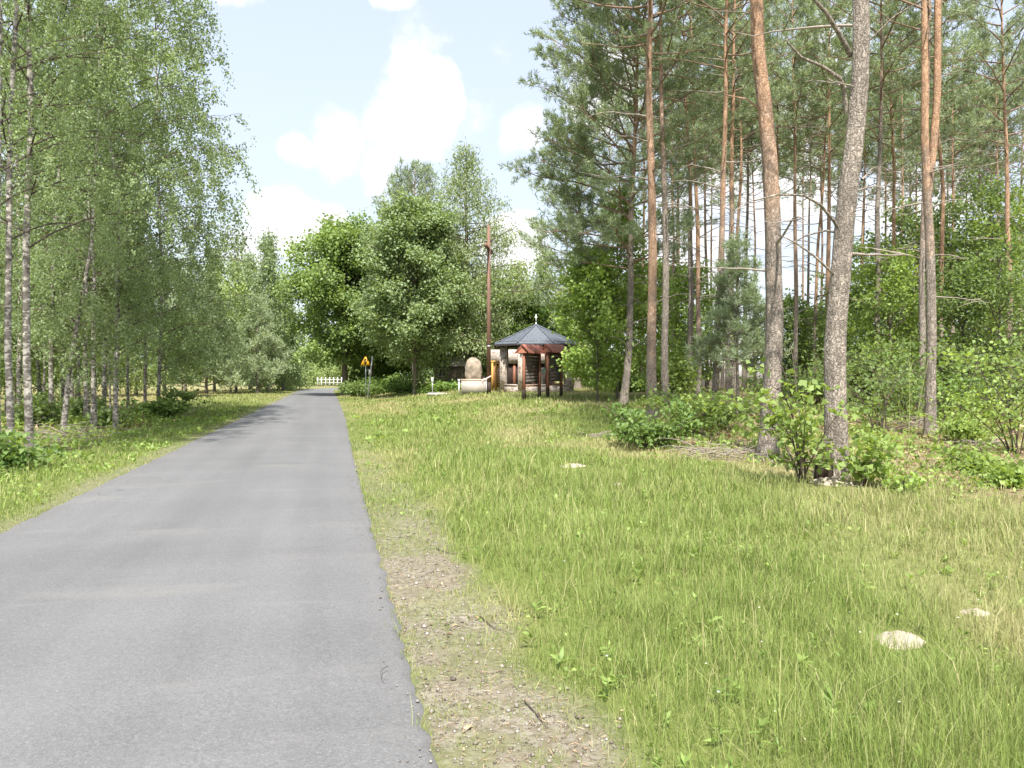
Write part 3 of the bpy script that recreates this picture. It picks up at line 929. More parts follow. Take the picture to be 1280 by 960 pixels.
put('maple_tree', 'low dark maple behind the pavilion pillars', 'maple tree', CG, 668, 54, 5.2, .14, MAPLE(3.4, 34, .26, 8, .6), 512, 'grey_bark', 'maple_leaf')
put('maple_tree', 'bright young maple on thin stem right of the pavilion', 'maple tree', CG, 747, 31, 5.6, .05, MAPLE(1.75, 40, .15, 8, .75, .35, 8, 5, .17), 513, 'grey_bark', 'maple_leaf_bright')
put('maple_tree', 'bright maple growing up around the leaning edge pine', 'maple tree', CG, 772, 33, 8.8, .06, MAPLE(1.7, 40, .17, 7, .9, .5, 7, 5, .2), 514, 'grey_bark', 'maple_leaf_bright')

LG = 'trees beyond the left meadow'
put('birch_tree', 'tallest distant birch with pointed top by the road bend', 'birch tree', LG, 336, 78, 16.6, .16, HANG(3.0, 64, .25, 8, 1.0, 1.2, 1.0, 5, 8), 520, 'birch_bark', 'birch_leaf')
put('birch_tree', 'pale lit birch showing its thin white stem beyond the meadow', 'birch tree', LG, 295, 72, 13.0, .14, HANG(2.5, 54, .23, 7, 3.6, 1.0, 1.0, 4, 7), 521, 'birch_bark', 'birch_leaf_pale')
put('birch_tree', 'drooping birch nearest the road bend on its left side', 'birch tree', LG, 354, 84, 13.2, .16, HANG(2.8, 60, .26, 8, .8, 1.3, 1.3, 5, 8), 522, 'birch_bark', 'birch_leaf')
put('birch_tree', 'pale birch top behind the white stemmed one on its left', 'birch tree', LG, 268, 80, 15.0, .15, HANG(3.2, 60, .26, 8, 1.5, 1.1, 1.0, 5, 7), 523, 'birch_bark', 'birch_leaf_pale')
put('birch_tree', 'birch top behind the white stemmed one on its right', 'birch tree', LG, 312, 86, 15.6, .15, HANG(3.2, 60, .26, 8, 1.5, 1.1, 1.0, 5, 7), 524, 'birch_bark', 'birch_leaf')
put('pine_tree', 'young blue green pine at the far edge of the meadow', 'pine tree', LG, 322, 70, 8.6, .13, YPINE(3.2, 46, 2.6, .6), 525, 'pine_bark', 'pine_needle_pale', color=(.6, .3, 0, 1))
put('pine_tree', 'small pale pine in front of the white stemmed birch', 'pine tree', LG, 288, 67, 5.8, .10, YPINE(2.6, 36, 2.5, .4), 526, 'pine_bark', 'pine_needle_pale', color=(.6, .3, 0, 1))
put('pine_tree', 'dark young pine half lost in birch leaves beyond the meadow', 'pine tree', LG, 258, 68, 9.8, .13, YPINE(3.0, 46, 2.5, .6), 527, 'pine_bark', 'pine_needle', color=(.6, .3, 0, 1))
for k, (px, Y, H, lab) in enumerate([
        (232, 74, 13.5, 'leafy birch seen just past the small dark birch across the meadow'), (206, 66, 12.5, 'far birch seen behind the small dark birch stem'),
        (170, 62, 12.5, 'far birch filling the gap between verge birch and meadow corner'), (132, 58, 12.0, 'far birch seen between the spotted trunk and the verge birch'),
        (96, 56, 12.0, 'far birch seen behind the upper leaning trunk'), (55, 54, 12.0, 'far birch seen between stout black footed trunk and slim straight one'),
        (12, 52, 12.0, 'far birch seen behind the two stout trunks at left edge'), (-40, 50, 12.0, 'far birch just beyond the left photo edge')]):
    put('birch_tree', lab, 'birch tree', LG, px, Y, H, .13, HANG(3.3, 46, .2, 7, .5 if k % 2 else 1.2, 1.0, 1.3, 4, 8), 530 + k, 'birch_bark', 'birch_leaf' if k % 3 else 'birch_leaf_pale')
for k, (px, Y, H, lab) in enumerate([
        (78, 44, 6.0, 'low hornbeam behind the leaning white birch'),
        (20, 40, 6.0, 'low hornbeam behind the stout pale birches'), (228, 58, 5.5, 'low hornbeam at the left end of the far meadow edge'), (-20, 30, 6.5, 'low hornbeam at the left photo edge')]):
    put('hornbeam_tree', lab, 'hornbeam', 'hornbeams under the birches', px, Y, H, .07, MAPLE(2.3, 34, .17, 8, 1.5, .4, 7, 5, .26), 545 + k, 'grey_bark', 'hornbeam_leaf')

# willows by the road bend
for k, (px, Y, H, lab) in enumerate([(376, 119, 5.6, 'pale willow bush at the left end of the white fence'), (404, 127, 6.8, 'pale willow bush behind the white fence'), (426, 128, 6.4, 'pale willow bush behind the right end of the white fence'),
                                     (364, 94, 6.0, 'pale willow bush under the drooping birch by the bend')]):
    put('willow_bush', lab, 'willow', 'willow bushes at the road bend', px, Y, H, .09, HANG(3.0, 36, .32, 8, .2, .9, 1.8, 4, 6), 560 + k, 'grey_bark', 'willow_leaf')

# young leafy trees and hedge-like saplings deep in the right hand wood
RG = 'young leafy trees in the right hand wood'
for k, (px, Y, H, Rc, lab) in enumerate([
        (1085, 38, 6.8, 2.6, 'leafy young hornbeam behind the dull grey pine stem'), (1130, 40, 9.2, 2.8, 'leafy young hornbeam left of the split orange pine'),
        (1185, 37, 9.0, 2.9, 'leafy young hornbeam right of the split orange pine'), (1235, 35, 9.2, 2.9, 'leafy young hornbeam behind the right edge pine stem'),
        (1285, 33, 8.5, 2.8, 'leafy young hornbeam cut by the right photo edge'), (1160, 52, 10.5, 3.2, 'tall dim hornbeam far behind the split orange pine'),
        (1262, 50, 11.0, 3.2, 'tall dim hornbeam far behind the right edge pine stem'), (1215, 54, 10.0, 3.2, 'tall dim hornbeam far behind the purple pine stem'),
        (862, 40, 6.2, 1.9, 'leafy hornbeam at the foot of the twin stemmed pine'), (832, 46, 7.4, 2.4, 'leafy hornbeam behind the grey straight pine'),
        (985, 43, 4.8, 2.0, 'low hornbeam between salmon trunk and bright gap'),
        (1035, 47, 4.6, 2.2, 'low hornbeam at the bottom of the bright gap'),
        (1112, 30, 5.6, 1.7, 'slim young hornbeam midway between dull grey stem and split orange pine'), (1204, 28, 5.2, 1.7, 'slim young hornbeam close behind the bright spreading bush'),
        (1248, 27, 5.6, 1.7, 'slim young hornbeam just in front of the right edge pine stem'), (1070, 34, 4.6, 1.7, 'slim young hornbeam close right of the great grey trunk'), (800, 52, 8.0, 2.6, 'leafy hornbeam far behind the leaning edge pine')]):
    put('hornbeam_tree', lab, 'hornbeam', RG, px, Y, H, .06, MAPLE(Rc, 32, .16 * Y / 38, 7, .5, .45, 7, 5, .24), 600 + k, 'grey_bark', 'hornbeam_leaf' if k % 4 else 'maple_leaf_bright')
put('pine_tree', 'young grey green pine drooping in front of the orange stems', 'pine tree', 'pines of the right hand wood', 922, 23, 5.5, .06, dict(YPINE(1.4, 46, 1.15, 1.7), el1=lambda u: -.5 + .8 * u, nsec=9), 620, 'pine_bark', 'pine_needle', color=(.9, .2, 0, 1))


# ------------------------------------------------------------------ bushes and saplings (several stems from the ground)
def bush(name, label, cat, group, px, Y, H, W, L, n, leaf, seed, k=9, rc=.13, flat=.55, el=(.7, 1.45)):
    rg = np.random.default_rng(seed)
    X = atx(px, Y)
    t = thing(name, label, cat, (X, Y, float(ground(X, Y)) - .02), 0, group)
    gl, gf = Geo(), Geo()
    A, AD = [], []
    for i in range(n):
        az = rg.uniform(0, 6.28)
        ln = H * rg.uniform(.55, 1.1)
        b = curve(np.array([rg.normal(0, W * .12), rg.normal(0, W * .12), -.03]), az, rg.uniform(*el), rg.uniform(.0, .9) * el[0] / .7, ln, 6, rg, .15)
        b[:, :2] *= 1 + .5 * W / H * np.linspace(0, 1, 6)[:, None]
        gl.tube(b, np.linspace(.012, .004, 6) * (1 + H * .15), 4)
        ns = rg.integers(4, 8)
        for s in rg.uniform(.25, 1, ns):
            p0 = along(b, np.array([s]))[0]
            sb = curve(p0, rg.uniform(0, 6.28), rg.uniform(-.1, .7), rg.uniform(-.3, .3), H * .28 * rg.uniform(.6, 1.2), 4, rg, .15)
            gl.tube(sb, np.linspace(.006, .003, 4), 3)
            A.append(sb[1:])
            AD.append(np.gradient(sb, axis=0)[1:])
    A, AD = np.concatenate(A), unit(np.concatenate(AD))
    m = len(A)
    P = (A[:, None] + rg.normal(0, rc, (m, k, 3)) * np.array([1, 1, .5])).reshape(-1, 3)
    P[:, 2] = np.maximum(P[:, 2], .03)
    D = unit(np.repeat(AD * .4, k, 0) + rg.normal(0, .6, (m * k, 3)) + np.array([0, 0, -.25]))
    N = unit(rg.normal(0, flat, (m * k, 3)) + np.array([0, 0, .9]))
    gf.leaves(P, D, N, rg.uniform(.6, 1.3, m * k) * L, rg.uniform(.75, 1.1, m * k) * L * .85, np.clip(np.repeat(rg.random(m), k) * .5 + rg.random(m * k) * .5, 0, 1))
    gl.build('stems', M['twig_bark'], t, True)
    gf.build('foliage', M[leaf], t)
    return t


BG = 'bushes at the edge of the right hand wood'
bush('leafy_bush', 'wide low maple bush at the foot of the thick orange pine', 'bush', BG, 812, 16.8, 1.2, .8, .10, 17, 'maple_leaf', 701, 7)
bush('leafy_bush', 'tall leafy sapling bush behind the wide low maple bush', 'bush', BG, 850, 19.5, 1.7, 1.2, .10, 16, 'maple_leaf_bright', 702, 7)
bush('leafy_bush', 'bush at the pale foot of the pine by the house gap', 'bush', BG, 880, 21.5, 1.3, 1.2, .10, 16, 'hornbeam_leaf', 703, 8)
bush('maple_sapling', 'large leaved maple sapling left of the great grey trunk', 'sapling', BG, 1003, 11.4, 2.1, .30, .12, 8, 'maple_leaf_bright', 705, 5, .11, el=(1.15, 1.5))
bush('maple_sapling', 'bright large leaved sapling in front of the great grey trunk foot', 'sapling', BG, 1074, 11.2, .85, .25, .12, 4, 'maple_leaf_bright', 706, 4, .10, el=(1.0, 1.4))
bush('maple_sapling', 'small bright sapling in the litter right of the great grey trunk', 'sapling', BG, 1122, 10.6, .42, .3, .08, 4, 'maple_leaf_bright', 707, 5, .09, el=(1.0, 1.4))
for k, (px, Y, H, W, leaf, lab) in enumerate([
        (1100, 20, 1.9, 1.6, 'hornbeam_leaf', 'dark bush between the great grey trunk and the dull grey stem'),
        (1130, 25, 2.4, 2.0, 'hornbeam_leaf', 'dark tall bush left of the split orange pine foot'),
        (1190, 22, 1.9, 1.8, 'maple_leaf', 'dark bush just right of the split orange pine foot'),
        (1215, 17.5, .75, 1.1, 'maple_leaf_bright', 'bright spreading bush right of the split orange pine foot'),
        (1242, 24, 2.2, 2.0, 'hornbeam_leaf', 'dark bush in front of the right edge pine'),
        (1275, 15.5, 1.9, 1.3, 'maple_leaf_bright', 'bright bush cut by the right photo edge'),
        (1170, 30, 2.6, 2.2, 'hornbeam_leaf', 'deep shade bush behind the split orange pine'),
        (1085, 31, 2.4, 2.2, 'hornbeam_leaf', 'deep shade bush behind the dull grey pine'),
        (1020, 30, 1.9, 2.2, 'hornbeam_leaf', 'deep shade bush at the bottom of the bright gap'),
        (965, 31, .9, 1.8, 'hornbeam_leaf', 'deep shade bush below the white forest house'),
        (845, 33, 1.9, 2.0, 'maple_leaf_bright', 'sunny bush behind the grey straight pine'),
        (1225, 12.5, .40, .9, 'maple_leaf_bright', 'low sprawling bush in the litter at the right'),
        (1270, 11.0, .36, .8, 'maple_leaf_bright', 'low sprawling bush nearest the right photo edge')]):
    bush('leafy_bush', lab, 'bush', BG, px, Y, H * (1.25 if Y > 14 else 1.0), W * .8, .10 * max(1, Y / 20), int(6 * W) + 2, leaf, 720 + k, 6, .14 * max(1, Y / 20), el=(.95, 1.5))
for k, (px, Y, H, W, leaf, lab) in enumerate([
        (196, 28, 1.3, 1.0, 'maple_leaf', 'leafy shoots around the foot of the small dark birch'),
        (128, 24, .7, 1.0, 'hornbeam_leaf', 'low shoots between the spotted birch and the verge birch'),
        (8, 13.2, .8, .9, 'maple_leaf', 'leafy shoot at the left photo edge below the birches'),
        (95, 27, 1.3, 1.3, 'hornbeam_leaf', 'dim bush behind the foot of the leaning birch'),
        (45, 24, 1.2, 1.3, 'hornbeam_leaf', 'dim bush behind the dark hollow')]):
    bush('leafy_bush', lab, 'bush', 'bushes under the birches', px, Y, H, W, .10 * max(1, Y / 20), 13, leaf, 750 + k, 7, .13)
for k, (px, Y, H, W, lab) in enumerate([
        (450, 58, 1.7, 1.2, 'dark hedge bush left of the yellow sign'), (478, 60, 2.3, 2.6, 'dark hedge bush right of the two sign posts'),
        (505, 56, 1.9, 2.4, 'dark hedge bush left of the slim maple trunk'), (534, 50, 1.1, 1.4, 'dark hedge bush in front of the old shed'),
        (562, 49, 1.0, 1.4, 'dark hedge bush between the shed and the pedestal'), (446, 72, 1.6, 1.6, 'bush beside the right edge of the road bend'),
        (758, 44, 1.8, 2.2, 'dark bush behind the bright young maple'), (735, 56, 2.6, 2.8, 'dark bush behind the pale footed pine'),
        (615, 56, 2.4, 2.6, 'dark bush behind the wooden cross'), (790, 40, 1.6, 2.0, 'bush at the wood edge behind the leaning edge pine')]):
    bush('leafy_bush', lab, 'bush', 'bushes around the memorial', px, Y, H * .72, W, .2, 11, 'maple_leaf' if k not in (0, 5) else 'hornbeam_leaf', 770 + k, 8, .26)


# ------------------------------------------------------------------ ground, road
def make_ground():
    d = np.sinh(np.linspace(-9.2, 9.2, 300)) / math.sinh(9.2) * 1600
    core = np.arange(-3.2, 6.5, .09)
    d = np.unique(np.concatenate([d[np.abs(d) > .02], core]))
    Y = np.concatenate([np.linspace(-25, .5, 26), .5 * (120.0) ** np.linspace(0, 1, 300)[1:], np.geomspace(61, 1600, 70)])
    DD, YY = np.meshgrid(d, Y)
    X = -.2375 * np.clip(YY, -60, 140) - 0.2 + DD
    Z = ground(X, YY)
    Z -= .9 * sstep(YY, 130, 400)
    nx, ny = len(d), len(Y)
    i = np.arange(ny - 1)[:, None] * nx
    j = np.arange(nx - 1)[None]
    q = np.stack([i + j, i + j + 1, i + nx + j + 1, i + nx + j], -1).reshape(-1, 4)
    g = Geo()
    g.add(np.stack([X, YY, Z], -1).reshape(-1, 3), q)
    o = g.build('ground', M['ground'], smooth=True)
    x, y = X.ravel(), YY.ravel()
    for nm, f in (('gravel', m_gravel), ('litter', m_litter), ('dry', m_dry)):
        at = o.data.attributes.new(nm, 'FLOAT', 'POINT')
        at.data.foreach_set('value', np.asarray(f(x, y), np.float32))
    tag(o, 'grassy ground with gravel verge and forest litter', 'ground', kind='structure')
    # the road
    Y = np.concatenate([np.linspace(-25, 2, 20), np.geomspace(2.02, 150, 620)])
    u = np.concatenate([[-.012, 0], np.linspace(.012, .988, 23), [1, 1.012]])
    fr = .045 * (vnoise(np.zeros_like(Y), Y, .10, 25) - .5), .045 * (vnoise(np.zeros_like(Y), Y, .09, 26) - .5)
    rgz = fr[0] + .03 * (vnoise(np.zeros_like(Y), Y, .35, 21) - .5) + .02 * (vnoise(np.zeros_like(Y), Y, 1.7, 22) - .5)
    rgz2 = fr[1] + .03 * (vnoise(np.zeros_like(Y), Y, .35, 23) - .5) + .02 * (vnoise(np.zeros_like(Y), Y, 1.7, 24) - .5)
    a, b = road_left(Y) + rgz, road_right(Y) + rgz2
    XX = a[:, None] + (b - a)[:, None] * u[None]
    ZZ = np.full_like(XX, .0) + .035 * (1 - (2 * u[None] - 1) ** 2) * 1.0
    ZZ[:, 0] = ZZ[:, -1] = -.06
    YYY = np.repeat(Y[:, None], len(u), 1)
    nx, ny = len(u), len(Y)
    i = np.arange(ny - 1)[:, None] * nx
    j = np.arange(nx - 1)[None]
    q = np.stack([i + j, i + j + 1, i + nx + j + 1, i + nx + j], -1).reshape(-1, 4)
    g = Geo()
    g.add(np.stack([XX, YYY, ZZ], -1).reshape(-1, 3), q)
    o = g.build('road', M['road'], smooth=True)
    e = np.maximum(1 - u / .09, 1 - (1 - u) / .09).clip(0, 1)
    at = o.data.attributes.new('edge', 'FLOAT', 'POINT')
    at.data.foreach_set('value', np.tile(e, ny).astype(np.float32))
    tag(o, 'narrow grey asphalt lane running to the bend', 'road', kind='structure')


make_ground()


HILL_PX = [(1129, 795, 72), (1222, 765, 42), (772, 602, 17), (717, 586, 34), (1040, 604, 60)]
HILLS = [(atx(a, 1.6 * F / (b - HZ)), 1.6 * F / (b - HZ), c / F * 1.6 * F / (b - HZ) / 2) for a, b, c in HILL_PX]


def make_grass():
    rg = np.random.default_rng(11)
    yy = np.linspace(1.2, 95, 4000)
    dens = 4000 * np.minimum(1, (4.2 / yy) ** 1.62)
    wid = 1.5 * yy + 4
    cdf = np.cumsum(dens * wid)
    tot = cdf[-1] * (yy[1] - yy[0])
    n = int(tot)
    Y = np.interp(rg.random(n), cdf / cdf[-1], yy)
    X = (rg.random(n) - .5) * (1.5 * Y + 4)
    dr, dl = X - road_right(Y), road_left(Y) - X
    d = np.maximum(dr, dl)
    gr, li, dry = m_gravel(X, Y), m_litter(X, Y), m_dry(X, Y)
    bare = sstep(vnoise(X, Y, .55, 31) * .6 + vnoise(X, Y, .17, 32) * .4, .40, .58)
    keep = (d > -.09 * rg.random(n) ** 2) & (rg.random(n) < .55 * (d < .10) * (.3 + vnoise(X, Y, .3, 37)) + (1 - .74 * gr) * (1 - .45 * li) * (.42 + .58 * bare) * (1 - .5 * dry * (Y < 14)))
    # the paved patch and the footprints of the buildings stay clear
    keep &= ~((np.abs(X - atx(670, 43)) < 2.2) & (np.abs(Y - 43) < 2.2))
    for mx, my, mw in HILLS:
        keep &= (((X - mx) / (mw * .9)) ** 2 + ((Y - my) / (mw * .8)) ** 2) > 1
        keep &= ~((np.abs(X - mx - (my - Y) * mx / my * -1) < mw) & (Y < my) & (Y > my - mw * 2.2) & (rg.random(n) < .6))
    X, Y, d, gr, li, dry, dl = X[keep], Y[keep], d[keep], gr[keep], li[keep], dry[keep], dl[keep]
    n = len(X)
    tall = vnoise(X, Y, 1.6, 33) * .6 + vnoise(X, Y, .4, 34) * .4
    h = (.06 + .17 * tall) * rg.uniform(.55, 1.35, n)
    h *= .62 + .75 * vnoise(X, Y, .22, 36)
    h *= (.42 + .58 * sstep(d, .15, 1.5)) * (1 - .55 * gr) * (1 - .35 * li) * (1 - .25 * dry)
    h *= np.where(dl > 0, .9, 1.0)
    flat_ = rg.random(n) < .14
    h = np.where(flat_, h * .35, h)
    stalk_ = rg.random(n) < .022
    h = np.where(stalk_ & (Y < 16), h * 1.7 + .05, h)
    w = np.maximum(.0026, .0009 * Y) * rg.uniform(.7, 1.3, n)
    az = rg.uniform(0, 6.283, n)
    bend_ = np.where(flat_, 3.2, rg.uniform(.05, .75, n)) * h
    bx, by = np.cos(az) * bend_, np.sin(az) * bend_
    fa = az + rg.normal(1.57, .7, n)
    fx, fy = np.cos(fa) * w / 2, np.sin(fa) * w / 2
    Z = ground(X, Y) - .01
    P0 = np.stack([X, Y, Z], 1)
    S = np.stack([fx, fy, np.zeros(n)], 1)
    P1 = P0 + np.stack([bx * .3, by * .3, h * .55], 1)
    P2 = P0 + np.stack([bx, by, h * np.maximum(.15, 1 - .25 * (bend_ / h) ** 2)], 1)
    V = np.stack([P0 - S, P0 + S, P1 + S * .8, P1 - S * .8, P2], 1).reshape(-1, 3)
    b = np.arange(n)[:, None] * 5
    g = Geo()
    rnd = np.clip(rg.random(n) * .75 + .25 * vnoise(X, Y, .9, 35), 0, 1)
    g.add(V, b + np.array([[0, 1, 2, 3]]), b + np.array([[3, 2, 4]]), np.repeat(rnd, 5))
    o = g.build('grass', M['grass'])
    tone = np.clip(dry * .85 + .25 * gr + .2 * li * rg.random(n) + (rg.random(n) < .10) * .6 + rg.normal(0, .1, n) + stalk_ * .6 + flat_ * .55, 0, 1)
    at = o.data.attributes.new('tone', 'FLOAT', 'POINT')
    at.data.foreach_set('value', np.repeat(tone, 5).astype(np.float32))
    tag(o, 'long green and yellowing meadow grass beside the road', 'grass', kind='stuff')
    print('grass blades', n)


make_grass()


def make_groundcover():
    rg = np.random.default_rng(12)
    # leafy weeds on the forest floor and verge
    n = 30000
    Y = 2.2 + (34 - 2.2) * rg.random(n) ** 1.3
    X = (rg.random(n) - .5) * (1.5 * Y + 4)
    li = m_litter(X, Y)
    dl, dr = road_left(Y) - X, X - road_right(Y)
    cl = sstep(vnoise(X, Y, 1.0, 41) * .6 + vnoise(X, Y, .3, 42) * .4, .45, .62)
    pr = np.where(li > .3, .55 * cl + .05, np.where(dr > .2, .07 * cl * cl * (1 - m_gravel(X, Y)), np.where(dl > .4, .35 * cl, 0)))
    kp = rg.random(n) < pr
    X, Y, li = X[kp], Y[kp], li[kp]
    n = len(X)
    k = 9
    hh = rg.uniform(.06, .30, n) * (.55 + .45 * li)
    P = np.stack([X, Y, ground(X, Y)], 1)[:, None] + rg.normal(0, 1, (n, k, 3)) * np.array([.11, .11, 0]) + np.stack([np.zeros((n, k)), np.zeros((n, k)), rg.random((n, k)) * hh[:, None]], -1)
    P = P.reshape(-1, 3)
    D = unit(rg.normal(0, 1, (n * k, 3)) + np.array([0, 0, .25]))
    N = unit(rg.normal(0, .5, (n * k, 3)) + np.array([0, 0, .9]))
    L = rg.uniform(.03, .085, n * k) * np.repeat(np.clip(Y / 11, .42, 2.2), k)
    g = Geo()
    g.leaves(P, D, N, L, L * .6, rg.random(n * k))
    tag(g.build('undergrowth', M['maple_leaf_bright']), 'low leafy weeds and seedlings on the wood floor', 'undergrowth', kind='stuff')
    n = 900
    Y = 2.6 + 16 * rg.random(n) ** 1.4
    X = np.where(rg.random(n) < .8, road_right(Y) + .3 + rg.random(n) * (.95 * Y + 1.0), road_left(Y) - .3 - rg.random(n) * 2.5)
    kp = (m_gravel(X, Y) < .3) & (rg.random(n) < .25 + .75 * sstep(vnoise(X, Y, 1.1, 43), .45, .65))
    X, Y = X[kp], Y[kp]
    n, k = len(X), 10
    th = rg.uniform(0, 6.28, (n, k))
    el = rg.uniform(.15, 1.0, (n, k))
    D = np.stack([np.cos(th) * np.cos(el), np.sin(th) * np.cos(el), np.sin(el)], -1).reshape(-1, 3)
    up = rg.uniform(0, .10, (n, k)) * rg.uniform(.2, 1.3, (n, 1))
    P = (np.stack([X, Y, ground(X, Y)], 1)[:, None] + np.stack([0 * up, 0 * up, up], -1)).reshape(-1, 3)
    L = np.repeat(rg.uniform(.03, .085, n), k) * rg.uniform(.6, 1.2, n * k)
    g = Geo()
    g.leaves(P, D, unit(rg.normal(0, .3, (n * k, 3)) + np.array([0, 0, 1])), L, L * rg.uniform(.18, .42, n * k), rg.random(n * k))
    tag(g.build('lawn_weeds', M['weed_leaf']), 'small broad leaved weeds growing in the meadow grass', 'weeds', kind='stuff')
    # dead leaves, cones and twigs on the wood floor
    n = 26000
    Y = 8 + 28 * rg.random(n) ** 1.3
    X = (rg.random(n) - .5) * (1.5 * Y + 4)
    kp = rg.random(n) < m_litter(X, Y) * .9
    X, Y = X[kp], Y[kp]
    n = len(X)
    g = Geo()
    P = np.stack([X, Y, ground(X, Y) + .012], 1)
    D = unit(rg.normal(0, 1, (n, 3)) * np.array([1, 1, .25]))
    N = unit(rg.normal(0, .3, (n, 3)) + np.array([0, 0, 1]))
    L = rg.uniform(.05, .16, n) * np.clip(Y / 12, .8, 2)
    g.leaves(P, D, N, L, L * rg.uniform(.12, .6, n), rg.random(n))
    tag(g.build('leaf_litter', M['litter_leaf']), 'brown dead leaves and needles on the wood floor', 'leaf litter', kind='stuff')
    # pebbles of the verge
    n = 15000
    Y = 2.3 + 12 * rg.random(n) ** 1.7
    X = road_right(Y) + np.where(rg.random(n) < .04, rg.uniform(-.18, .03, n), rg.uniform(.02, 1.0, n))
    dd_ = X - road_right(Y)
    kp = rg.random(n) < np.where(dd_ < 0, .35, m_gravel(X, Y))
    X, Y = X[kp], Y[kp]
    n = len(X)
    ico = np.array([[0, 0, .6], [.9, 0, 0], [0, .8, 0], [-.9, 0, 0], [0, -.8, 0], [0, 0, -.5]])
    tri = np.array([[0, 1, 2], [0, 2, 3], [0, 3, 4], [0, 4, 1], [5, 2, 1], [5, 3, 2], [5, 4, 3], [5, 1, 4]])
    s = rg.lognormal(math.log(.0058), .45, n).clip(.003, .024)
    a = rg.uniform(0, 6.28, n)
    v = ico[None] * (1 + rg.normal(0, .15, (n, 6, 3)))
    v = np.stack([v[..., 0] * np.cos(a)[:, None] - v[..., 1] * np.sin(a)[:, None], v[..., 0] * np.sin(a)[:, None] + v[..., 1] * np.cos(a)[:, None], v[..., 2]], -1)
    v = v * s[:, None, None] + np.stack([X, Y, np.where(X < road_right(Y) - .005, .006, ground(X, Y)) + s * .3], 1)[:, None]
    g = Geo()
    g.add(v.reshape(-1, 3), None, (np.arange(n)[:, None, None] * 6 + tri[None]).reshape(-1, 3), np.repeat(rg.random(n), 6))
    tag(g.build('gravel', M['pebble'], smooth=True), 'small stones scattered along the verge', 'gravel', kind='stuff')
    n = 9000
    Y = 2.3 + 13 * rg.random(n) ** 1.5
    X = road_right(Y) + rg.uniform(.0, 1.15, n)
    kp = rg.random(n) < m_gravel(X, Y) * .8 + .12
    X, Y = X[kp], Y[kp]
    n = len(X)
    g = Geo()
    P = np.stack([X, Y, ground(X, Y) + rg.uniform(.003, .012, n)], 1)
    D = unit(rg.normal(0, 1, (n, 3)) * np.array([1, 1, .16]))
    L = rg.uniform(.015, .065, n)
    g.leaves(P, D, unit(rg.normal(0, .35, (n, 3)) + np.array([0, 0, 1])), L, np.where(rg.random(n) < .97, .0032, L * .35), rg.random(n))
    tag(g.build('verge_straw', M['litter_leaf']), 'dry straw and leaf bits lying on the gravel verge', 'straw', kind='stuff')
    # white meadow flowers
    n = 110
    Y = 3 + 16 * rg.random(n) ** 1.3
    X = road_right(Y) + .8 + rg.random(n) * (.6 * Y + 1)
    g = Geo()
    k = 6
    hgt = rg.uniform(.06, .2, n)
    c = np.stack([X, Y, ground(X, Y) + hgt], 1)
    th = np.arange(k) / k * 6.283
    D = np.stack([np.cos(th), np.sin(th), np.full(k, .3)], 1)
    Pp = np.repeat(c, k, 0)
    DD = np.tile(D, (n, 1))
    sz = np.repeat(rg.uniform(.005, .010, n), k)
    g.leaves(Pp, DD, np.tile(np.array([[0, 0, 1.]]), (n * k, 1)), sz, sz * .7, rg.random(n * k))
    tag(g.build('wildflowers', M['petal']), 'tiny white flowers dotted through the grass', 'wildflowers', kind='stuff')


M['litter_leaf'] = mat_leaf('litter_leaf', (.12, .075, .045), (.36, .26, .16), .1)
make_groundcover()


# ------------------------------------------------------------------ sandy molehills
def molehill(px, py, wpx, label, seed, hr=.2):
    Y = 1.6 * F / (py - HZ)
    X = atx(px, Y)
    w = wpx / F * Y / 2
    rg = np.random.default_rng(seed)
    nr, na = 9, 26
    r = np.linspace(0, 1, nr)
    th = np.arange(na) / na * 6.283
    edge = 1 + .14 * np.interp(th, np.linspace(0, 6.283, 9), np.append(rg.normal(0, 1, 8), 0)) * .7
    v = [[0, 0, 0]]
    xx = (r[1:, None] * np.cos(th)[None] * edge[None] * w).ravel()
    yy = (r[1:, None] * np.sin(th)[None] * edge[None] * w * .85).ravel()
    rr = np.repeat(r[1:], na)
    zz = hr * w * 2 * (1 - rr ** 2.4) + rg.normal(0, .05 * w, len(rr)) * (1 - rr * .5)
    V = np.vstack([[[0, 0, hr * w * 2]], np.stack([xx, yy, zz - .015], 1)])
    q, t = [], []
    for j in range(na):
        t.append([0, 1 + j, 1 + (j + 1) % na])
    for i in range(nr - 2):
        for j in range(na):
            a, b = 1 + i * na + j, 1 + i * na + (j + 1) % na
            q.append([a, a + na, b + na, b])
    g = Geo()
    g.add(V, q, t)
    o = g.build('molehill', M['sand'], smooth=True, loc=(X, Y, float(ground(X, Y)) - .005))
    tag(o, label, 'molehill', 'sandy molehills in the lawn')


molehill(1129, 795, 72, 'pale sandy molehill nearest the camera, lower right', 41, .17)
molehill(1222, 765, 42, 'pale sandy molehill behind and right of the nearest one', 42)
molehill(772, 602, 17, 'small pale mound in the mid lawn, nearest the wide low bush', 43)
molehill(717, 586, 34, 'flat bare sandy patch mound in mid lawn left of the small mound', 44, .12)
molehill(1040, 604, 60, 'earth mound at the foot of the great grey pine', 45, .12)


# ------------------------------------------------------------------ twigs and brushwood
def twig(name, label, pts, r, mat='dead_wood', group=None):
    g = Geo()
    P = np.array([[x, y, (0.0 if on_road else float(ground(x, y))) + z] for x, y, z, on_road in pts])
    c = P.mean(0) * np.array([1, 1, 0])
    g.tube(P - c, np.linspace(r, r * .5, len(P)), 6, cap=True)
    o = g.build(name, M[mat], smooth=True, loc=c)
    tag(o, label, 'twig', group)


def px2g(px, py):
    Y = 1.6 * F / (py - HZ)
    return atx(px, Y), Y


